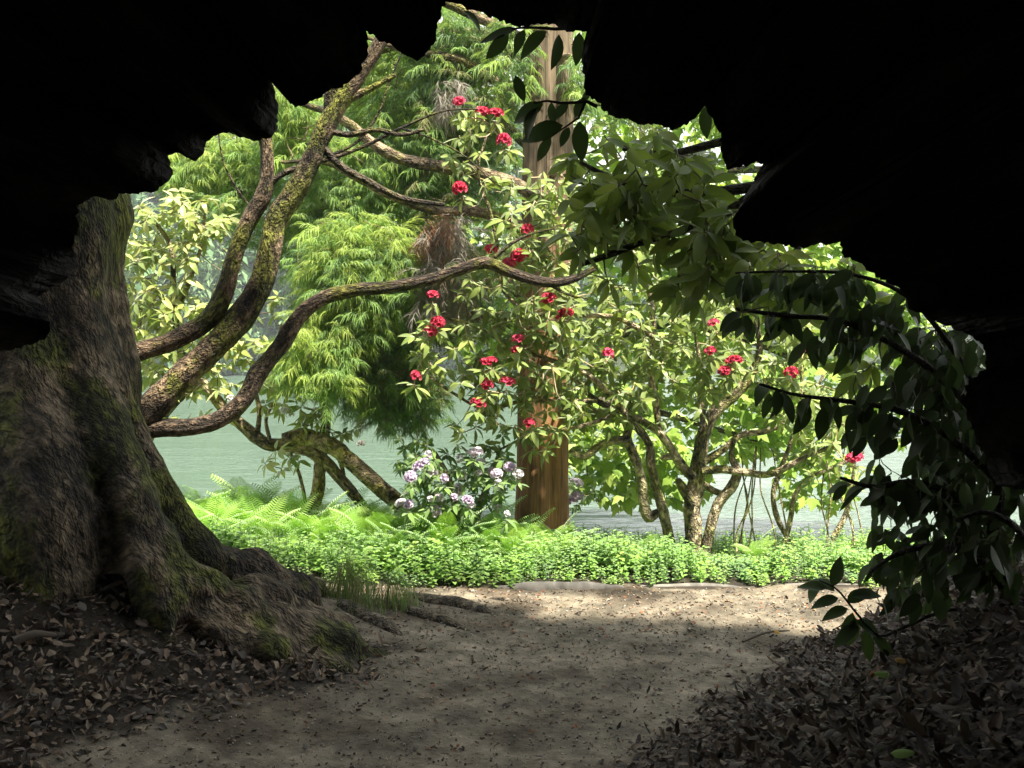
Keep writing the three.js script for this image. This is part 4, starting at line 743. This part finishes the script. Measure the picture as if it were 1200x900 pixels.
  const gm = [leafMat(0.16, 0.27, 0.05, 0.4), leafMat(0.2, 0.31, 0.07, 0.4), leafMat(0.28, 0.28, 0.12, 0.3)];
  for (const [x, y, n, s, label] of [[408, 706, 260, 1.0, 'wide tuft of grass at the foot of the mossy beech root'], [458, 712, 170, 0.9, 'small tuft of grass standing alone beside the path root'], [428, 724, 70, 0.7, 'thin wisp of grass between the two thicker tufts']]) {
    const d = 1.7 * F / (y + 8 - HORIZON), q = at(x, y, d); q.y = groundY(q.x, q.z); const t = thing('grass_tuft', label, 'grass', q), gs = [];
    for (let i = 0; i < n; i++) { const g = blade.clone(), a = rr(0, 6.283), r = 0.13 * Math.sqrt(rnd()); g.applyMatrix4(aim(V(r * Math.cos(a) * 1.6, -0.005, r * Math.sin(a)), V(Math.cos(a) * rr(0.1, 0.8), 1, Math.sin(a) * rr(0.1, 0.8)), V(Math.cos(a), 0.2, Math.sin(a)), s * rr(0.6, 1.2))); gs.push(g.translate(q.x, q.y, q.z)); }
    for (let k = 0; k < 3; k++) part(t, 'blades', mergeGeometries(gs.filter((_, i) => i % 3 === k)), gm[k]).userData.kind = 'stuff';
  }
}
console.log('undergrowth done');

// ───────────────────────── leaves near the rock ─────────────────────────
const LANCE = [leafGeo(0.14, 0.046, { droop: 0.25, seg: 6, fold: 0.2 }), leafGeo(0.13, 0.044, { droop: 0.5, seg: 6, fold: 0.3 }), leafGeo(0.145, 0.043, { droop: 0.1, seg: 6 }), leafGeo(0.12, 0.042, { droop: 0.35, seg: 6, fold: 0.35, twist: 0.5 })];
const BIG = [leafGeo(0.15, 0.058, { droop: 0.25, seg: 6, fold: 0.22 }), leafGeo(0.14, 0.056, { droop: 0.5, seg: 6, fold: 0.3 }), leafGeo(0.155, 0.06, { droop: 0.1, seg: 6, fold: 0.12 }), leafGeo(0.13, 0.056, { droop: 0.35, seg: 6, fold: 0.35, twist: 0.4 })];
{
  // shaded shrub growing down from above the rim
  const base = at(1010, 130, 3.95), t = thing('shaded_rhododendron', 'leafy green rhododendron hanging in shade between the rock rim and the red flowers', 'rhododendron', base), D = 4.5;
  const wood = stems(t, [
    [[[1010, 130, 3.95], [960, 190, 4.1], [900, 215], [840, 225], [780, 225], [720, 210], [680, 190]], [9, 8, 7, 6, 5, 4, 2], D],
    [[[900, 215], [850, 250], [800, 270], [750, 285], [710, 300], [680, 310]], [6, 6, 5, 4, 4, 3], D],
    [[[1010, 130, 3.95], [920, 150, 4.2], [850, 165], [780, 180], [730, 175]], [8, 6, 5, 4, 2], D],
    [[[850, 250], [830, 290], [800, 320], [780, 345]], [4, 4, 3, 2], D],
    [[[960, 190, 4.1], [950, 250], [930, 300], [900, 330]], [6, 5, 4, 3], D],
  ], mossy([0.13, 0.11, 0.08], [0.13, 0.13, 0.04], -0.1, 4));
  const tips = tipsIn([[745, 195, 90, 42, 30, 4.2, 5.0], [700, 230, 60, 50, 20, 4.2, 4.9], [720, 290, 55, 40, 12, 4.2, 4.8], [800, 230, 80, 60, 30, 4.1, 5.0], [850, 280, 60, 50, 24, 4.0, 4.8], [900, 320, 60, 40, 18, 3.9, 4.6], [960, 330, 50, 40, 14, 3.8, 4.5], [800, 320, 40, 35, 8, 4.2, 4.7], [1000, 390, 50, 50, 10, 3.9, 4.5]]);
  const lv = []; for (const q of tips) { q.axis.y -= 0.2; q.axis.normalize(); whorl(lv, q.p, q.axis, Math.round(rr(6, 8)), rr(0.85, 1.1), [-1.0, 0.1]); }
  part(t, 'shoots', shoots(wood, tips, { r0: 0.007, r1: 0.0035, color: () => [0.14, 0.12, 0.08] }), M.twig).userData.kind = 'stuff';
  addLeaves(t, 'leaf', 'foliage', lv, LANCE, RHTONES, { t: 0.5, coat: 0.3 });
}
{
  // dark shrub on the right bank
  const base = at(1185, 735, 3.9); base.y = groundY(base.x, base.z);
  const t = thing('bank_laurel', 'dark glossy-leaved shrub with drooping leaves on the leaf bank under the rock', 'shrub', base), D = 3.5;
  const wood = stems(t, [
    [[[1185, 760, 3.9], [1180, 690, 3.8], [1165, 640, 3.7], [1170, 560, 3.6], [1150, 470], [1110, 400], [1060, 345], [1000, 322], [930, 318], [862, 320]], [12, 11, 9, 7, 4.5, 3.4, 2.6, 2.2, 1.8, 1.2], D],
    [[[1160, 500], [1100, 440], [1040, 400], [980, 375], [920, 370], [862, 362]], [6, 5, 4, 3, 3, 2], D],
    [[[1168, 560], [1110, 510], [1050, 480], [990, 470], [930, 462], [890, 450]], [6, 5, 4, 3, 2, 1.5], D],
    [[[1170, 620, 3.7], [1120, 580], [1070, 565], [1020, 570], [985, 560]], [6, 5, 4, 3, 2], D],
    [[[1178, 690, 3.8], [1140, 650], [1090, 640], [1050, 650], [1020, 670]], [6, 5, 4, 3, 2], D],
    [[[1180, 720, 3.9], [1110, 715, 3.9], [1060, 735, 3.9], [1030, 745, 3.9], [1005, 720, 3.9], [980, 690, 3.9], [960, 680, 3.9]], [3, 2.4, 2, 1.7, 1.4, 1.1, 0.8], 3.9],
    [[[1190, 760, 3.9], [1215, 660, 3.7], [1230, 560], [1220, 480]], [9, 8, 6, 4], D],
    [[[1215, 660, 3.7], [1180, 610, 3.3], [1150, 600, 3.3], [1120, 610, 3.3]], [5, 4, 3, 2], D],
    [[[1190, 735, 3.95], [1150, 690, 4.1], [1110, 640, 4.2], [1095, 600, 4.2]], [4, 3, 2, 1.5], 4],
  ], mossy([0.11, 0.09, 0.07], [0.1, 0.1, 0.04], -0.15, 4));
  const lv = [];
  // leaves along the twigs, hanging
  const hang = (cx, cy, rx, ry, n, d0, d1) => { for (let i = 0; i < n * 1.8; i++) { const p = at(cx + rr(-rx, rx), cy + rr(-ry, ry), rr(d0, d1)); lv.push({ m: aim(p, V(rr(-0.8, 0.5), rr(-1.2, -0.1), rr(-0.4, 0.5)), V(rr(-0.6, 0.6), 0.6, rr(-0.3, 1)), rr(0.5, 0.9)), p }); } };
  hang(940, 322, 75, 6, 22, 3.35, 3.6); hang(900, 366, 40, 5, 8, 3.4, 3.6); hang(1020, 350, 50, 25, 26, 3.4, 3.8); hang(1000, 390, 60, 20, 20, 3.4, 3.8); hang(1090, 420, 50, 40, 44, 3.4, 3.9); hang(1060, 480, 60, 35, 40, 3.4, 3.8); hang(1130, 500, 35, 45, 34, 3.4, 3.9); hang(985, 468, 45, 6, 9, 3.4, 3.6); hang(910, 452, 14, 6, 3, 3.4, 3.6); hang(1085, 560, 60, 25, 32, 3.4, 3.8); hang(1140, 600, 50, 40, 46, 3.3, 3.9); hang(1020, 570, 30, 8, 6, 3.4, 3.6); hang(1100, 640, 60, 25, 32, 3.5, 3.9); hang(1170, 650, 35, 40, 26, 3.5, 3.9); hang(1040, 660, 25, 12, 7, 3.5, 3.8); hang(1070, 690, 40, 12, 12, 3.7, 4.0); hang(1200, 560, 30, 50, 24, 3.4, 3.9); hang(960, 330, 50, 6, 8, 3.45, 3.6); hang(1110, 440, 50, 60, 40, 3.6, 4.0); hang(1120, 560, 50, 60, 44, 3.6, 4.1); hang(1080, 620, 60, 50, 30, 3.7, 4.1); hang(1120, 420, 40, 40, 34, 3.8, 4.2); hang(1140, 480, 30, 50, 30, 3.8, 4.2); hang(1160, 560, 40, 40, 26, 3.9, 4.3);
  // the low sprig that stands out against the path
  for (const [x, y, dx, dy] of [[1000, 715, -10, 40], [995, 712, -24, 8], [985, 700, -26, 6], [1002, 722, -6, 46], [990, 708, 24, -16], [980, 695, -16, -14], [972, 690, -28, -6], [1008, 730, -30, 24], [1012, 735, 8, 34], [995, 700, 22, -6], [1020, 742, 22, 20], [965, 684, -20, 14], [975, 690, 8, -26], [1000, 725, 26, 14]]) { const p = at(x, y, 3.9), q = at(x + dx * 1.3, y + dy * 1.3, 3.9 + rr(-0.06, 0.06)); lv.push({ m: aim(p, q.sub(p), V(0, 0.7, 0.7), 0.9), p }); }
  // short stalks join the leaves to the twigs
  const tips = lv.map((l) => ({ p: l.p, axis: V(0, -1, 0) }));
  part(t, 'shoots', shoots(wood, tips.filter((_, i) => i % 2 === 0), { r0: 0.004, r1: 0.002, color: () => [0.1, 0.085, 0.06] }), M.twig).userData.kind = 'stuff';
  addLeaves(t, 'leaf', 'foliage', lv, BIG, [[0.05, 0.085, 0.022], [0.065, 0.11, 0.026], [0.04, 0.065, 0.02]], { t: 0.3, coat: 0.35, key: (l) => -l.p.x });
}
{
  // dark sprig hanging from the rim
  const D = 3.0, base = at(700, 50, D), t = thing('hanging_sprig', 'dark leafy sprig hanging from the rock rim before the redwood trunk', 'sprig', base);
  stems(t, [[[[705, 38], [680, 33], [650, 34], [620, 32], [600, 34]], [3, 2.5, 2, 1.6, 1], D], [[[700, 125], [684, 118], [665, 122], [645, 118], [625, 121]], [2.5, 2, 1.8, 1.5, 1], D], [[[686, 120], [678, 138], [664, 148], [648, 158]], [1.8, 1.5, 1.2, 1], D], [[[830, 110], [828, 124]], [2, 1], D]], () => [0.08, 0.07, 0.05], 'twig', M.twig);
  const lv = [], mk = (x0, y0, x1, y1) => { const p = at(x0, y0, D), q = at(x1, y1, D + rr(-0.03, 0.03)).sub(p), s = q.length() / 0.148; lv.push({ m: aim(p, q, V(rr(-0.4, 0.4), 0.3, 1), s, rr(-0.5, 0.5)), p }); };
  for (const a of [[610, 32, 562, 46], [598, 37, 570, 70], [616, 33, 600, 62], [643, 35, 605, 60], [655, 37, 653, 81], [679, 35, 677, 76], [640, 120, 594, 141], [632, 124, 606, 158], [646, 117, 648, 148], [668, 119, 646, 140], [664, 146, 606, 160], [647, 158, 629, 188], [668, 147, 655, 173], [679, 138, 681, 188], [686, 112, 670, 142], [603, 86, 614, 118], [828, 120, 825, 162], [541, 12, 570, 26], [690, 100, 683, 128], [700, 40, 690, 78]]) mk(...a);
  addLeaves(t, 'leaf', 'foliage', lv, BIG.slice(0, 3), [[0.05, 0.085, 0.022], [0.065, 0.11, 0.026]], { t: 0.2, coat: 0.5 });
}
console.log('near leaves done');

// ───────────────────────── litter, sticks, path edge ─────────────────────────
{
  const dead = (L, W, o) => leafGeo(L, W, { seg: 6, fold: 0.5, prof: (t) => Math.sin(Math.PI * Math.pow(t, 0.75)) ** 0.6 * (1 - 0.28 * Math.abs(Math.sin(t * 9 + L * 400))), ...o });
  const geos = [dead(0.075, 0.05, { droop: 0.5, twist: 0.6 }), dead(0.07, 0.045, { droop: -0.4, twist: -0.5 }), dead(0.085, 0.05, { droop: 0.2, fold: -0.4 }), dead(0.065, 0.045, { droop: 0.8, fold: 0.7 }), dead(0.08, 0.036, { droop: -0.6, fold: 0.9, twist: 1.2 }), dead(0.055, 0.05, { droop: 0.3, fold: -0.7 })];
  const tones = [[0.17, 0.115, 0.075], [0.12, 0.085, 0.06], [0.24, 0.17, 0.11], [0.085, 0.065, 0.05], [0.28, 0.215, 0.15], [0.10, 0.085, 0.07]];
  const shadeTones = [[0.085, 0.06, 0.042], [0.06, 0.045, 0.034], [0.13, 0.095, 0.066], [0.045, 0.035, 0.028], [0.18, 0.14, 0.10], [0.07, 0.06, 0.05]];   // right bank leaves, shade under the rock put into their colour
  const all = [];
  const drop = (x, d, s, lift) => { const z = -d, y = groundY(x, z) + lift; all.push({ m: aim(V(x, y, z), V(rr(-1, 1), rr(-0.2, 0.3), rr(-1, 1)), V(rr(-0.4, 0.4), 1, rr(-0.4, 0.4)), s), p: V(x, y, z), left: x < 0 }); };
  for (let i = 0; i < 46000; i++) {
    const d = rr(1.6, 6.1), x = rnd() < 0.5 ? rr(-3.6, -0.4) : rr(0.4, 3.4);
    const e = Math.max(leftEdge(d) - x, x - rightEdge(d)), keep = smooth(-0.28, 0.12, e + 0.18 * noise(x * 4, 6, d * 4)); if (rnd() > keep) continue;
    if (x < 0 && Math.hypot(x - BEECH.x, d + BEECH.z) < 0.6) continue;
    drop(x, d, lerp(0.25, 1.0, rnd() * rnd() + 0.25 * rnd()), rr(0.0, 0.045) * keep);
  }
  for (let i = 0; i < 500; i++) { const d = rr(3.9, 6.9), x = rr(-1.4, 3); if (onPath(x, -d)) drop(x, d, rr(0.25, 0.6), 0.006); }
  all.sort((a, b) => a.p.distanceTo(camera.position) - b.p.distanceTo(camera.position));
  // the largest in view lie singly
  const inView = all.filter((l) => { const v = l.p.clone().project(camera); return Math.abs(v.x) < 1 && Math.abs(v.y) < 1; });
  const single = new Set(inView.slice(0, 300)), mats = tones.map((c) => leafMat(...c, 0.12, 0.12)), shadeMats = shadeTones.map((c) => leafMat(...c, 0.08, 0.25));
  for (const l of single) { const m = shade(new THREE.Mesh(pick(geos), pick(l.left ? mats : shadeMats))); m.name = numbered('fallen_leaf'); l.m.decompose(m.position, m.quaternion, m.scale); scene.add(m); note(m, l.left ? 'curled brown dead leaf in the litter below the beech roots' : 'curled grey-brown dead leaf in the litter bank under the dark shrub', 'leaf', l.left ? 'dead leaves below the beech' : 'dead leaves on the bank under the shrub'); }
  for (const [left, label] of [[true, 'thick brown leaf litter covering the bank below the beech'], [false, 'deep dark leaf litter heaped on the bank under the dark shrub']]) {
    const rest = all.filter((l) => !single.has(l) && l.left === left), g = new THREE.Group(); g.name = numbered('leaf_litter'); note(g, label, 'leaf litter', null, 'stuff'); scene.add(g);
    geos.forEach((geo, k) => { const list = rest.filter((_, i) => i % geos.length === k), im = shade(new THREE.InstancedMesh(geo, leafMat(1, 1, 1, 0.12, 0.12), list.length)), c = new THREE.Color(); im.name = 'leaves'; im.userData.kind = 'stuff'; list.forEach((l, i) => { im.setMatrixAt(i, l.m); const t = pick(left ? tones : shadeTones), j = rr(0.7, 1.25); im.setColorAt(i, c.setRGB(t[0] * j, t[1] * j, t[2] * j)); }); g.add(im); });
  }
  // leaves that stand out
  const odd = (x, y, s, mat, label, name = 'fallen_leaf') => { let d = 1.7 * F / (y - HORIZON), p; for (let i = 0; i < 12; i++) { p = at(x, y, d); d += (p.y - groundY(p.x, p.z) - 0.05) * d / (EYE - p.y + 0.3) * 0.7; } const m = shade(new THREE.Mesh(geos[2], mat)); m.name = numbered(name); const k = aim(p, V(rr(-1, 1), 0.1, rr(-0.3, 0.8)), V(0, 0.9, 0.5), s); k.decompose(m.position, m.quaternion, m.scale); scene.add(m); note(m, label, 'leaf'); };
  const green = leafMat(0.24, 0.38, 0.09, 0.3), orange = leafMat(0.40, 0.15, 0.04, 0.2), pale = leafMat(0.5, 0.45, 0.38, 0.2), ochre = leafMat(0.45, 0.26, 0.05, 0.2);
  odd(1048, 792, 0.75, green, 'small fresh green leaf lying next to the orange-brown leaf'); odd(1041, 883, 0.7, green, 'small fresh green leaf alone low on the dark litter bank');
  odd(1017, 791, 1.1, orange, 'broad orange-brown dead leaf on the dark litter bank'); odd(1061, 772, 0.8, ochre, 'small ochre dead leaf higher up the dark litter bank');
  odd(990, 818, 1.0, pale, 'pale grey curled leaf on the dark litter bank'); odd(905, 738, 0.8, ochre, 'yellow-green fallen leaf lying on the sunlit path');
  // crumbs, petals and bits of twig over the path
  const bit = new THREE.BoxGeometry(0.03, 0.008, 0.008).toNonIndexed(), chip = dead(0.035, 0.024, { droop: 0.5 }), lump = new THREE.IcosahedronGeometry(0.008, 1);
  const scatter = (name, geo, n, area, tones2, label, cat, sc) => { const im = shade(new THREE.InstancedMesh(geo, new THREE.MeshStandardMaterial({ color: rgb(1, 1, 1), roughness: 0.95, side: THREE.DoubleSide }), n)), c = new THREE.Color(); im.name = name; note(im, label, cat, null, 'stuff'); for (let i = 0; i < n; i++) { let x, d; do { [x, d] = area(); } while (!onPath(x, -d)); im.setMatrixAt(i, aim(V(x, groundY(x, -d) + 0.005, -d), V(rr(-1, 1), rr(-0.2, 0.2), rr(-1, 1)), V(rr(-0.3, 0.3), 1, rr(-0.3, 0.3)), rr(...sc))); const t = pick(tones2), j = rr(0.7, 1.3); im.setColorAt(i, c.setRGB(t[0] * j, t[1] * j, t[2] * j)); } scene.add(im); };
  scatter('twig_debris', bit, 900, () => [rr(-2, 3), rr(3.8, 6.95)], [[0.09, 0.065, 0.045], [0.15, 0.11, 0.07], [0.05, 0.04, 0.03]], 'tiny broken twigs strewn over the path', 'debris', [0.2, 0.8]);
  scatter('leaf_debris', chip, 1700, () => { const d = 3.9 + 3.05 * Math.pow(rnd(), 0.45); return [rr(-2, 3), d]; }, [[0.22, 0.09, 0.04], [0.15, 0.09, 0.055], [0.3, 0.2, 0.11], [0.10, 0.07, 0.05], [0.3, 0.26, 0.21]], 'small rusty leaf scraps strewn over the path', 'debris', [0.3, 1.0]);
  scatter('gravel', lump, 2500, () => [rr(-2, 3), rr(3.8, 6.95)], [[0.3, 0.26, 0.22], [0.14, 0.12, 0.1], [0.4, 0.37, 0.33]], 'fine gravel trodden into the path', 'gravel', [0.2, 0.7]);
  // low stone edging beyond the path
  const st = new THREE.MeshStandardMaterial({ color: rgb(1, 0.93, 0.82), map: rockMap, bumpMap: rockBump, bumpScale: 0.02, roughness: 0.95 });
  const edge = (x0, x1, d, label, th) => { const a = at(x0, 690, d), b = at(x1, 692, d), pts = []; for (let i = 0; i <= 6; i++) { const q = a.clone().lerp(b, i / 6); q.z += rr(-0.02, 0.02); q.y = groundY(q.x, q.z) - 0.012; pts.push(q); } const g = tube(pts, [th * 0.6, th, th, th, th * 0.5], { radial: 12, step: 0.04, wob: 0.45, freq: 3, color: () => [1, 1, 1] }); note(part(scene, 'edging_stone', g, st), label, 'stone'); };
  edge(578, 730, 6.92, 'long low pale stone edging the path below the redwood', 0.045); edge(735, 900, 6.98, 'low stone edging half sunk under green cover by the red rhododendron', 0.022); edge(905, 1030, 7.0, 'short sunk edging stone past the long ones toward the dark shrub', 0.02);
  // sticks on the left bank
  const stick = (x0, y0, x1, y1, r, label) => { const g0 = (x, y) => { let d = 4.6, p; for (let i = 0; i < 14; i++) { p = at(x, y, d); d += (p.y - groundY(p.x, p.z) - 0.03) * 1.6; d = clamp(d, 3.6, 6.5); } return p; }; const a = g0(x0, y0), b = g0(x1, y1), m = a.clone().lerp(b, 0.5).add(V(0, 0.02, 0)); note(part(scene, 'stick', tube([a, m, b], [r, r * 0.9, r * 0.6], { radial: 8, step: 0.03, wob: 0.15, color: () => [0.1, 0.08, 0.06] }), M.twig), label, 'stick'); };
  stick(15, 752, 65, 745, 0.022, 'short broken stick lying in the litter below the beech'); stick(870, 752, 925, 739, 0.007, 'short mossy twig lying on the sunlit path');
}
console.log('done');
renderer.render(scene, camera);
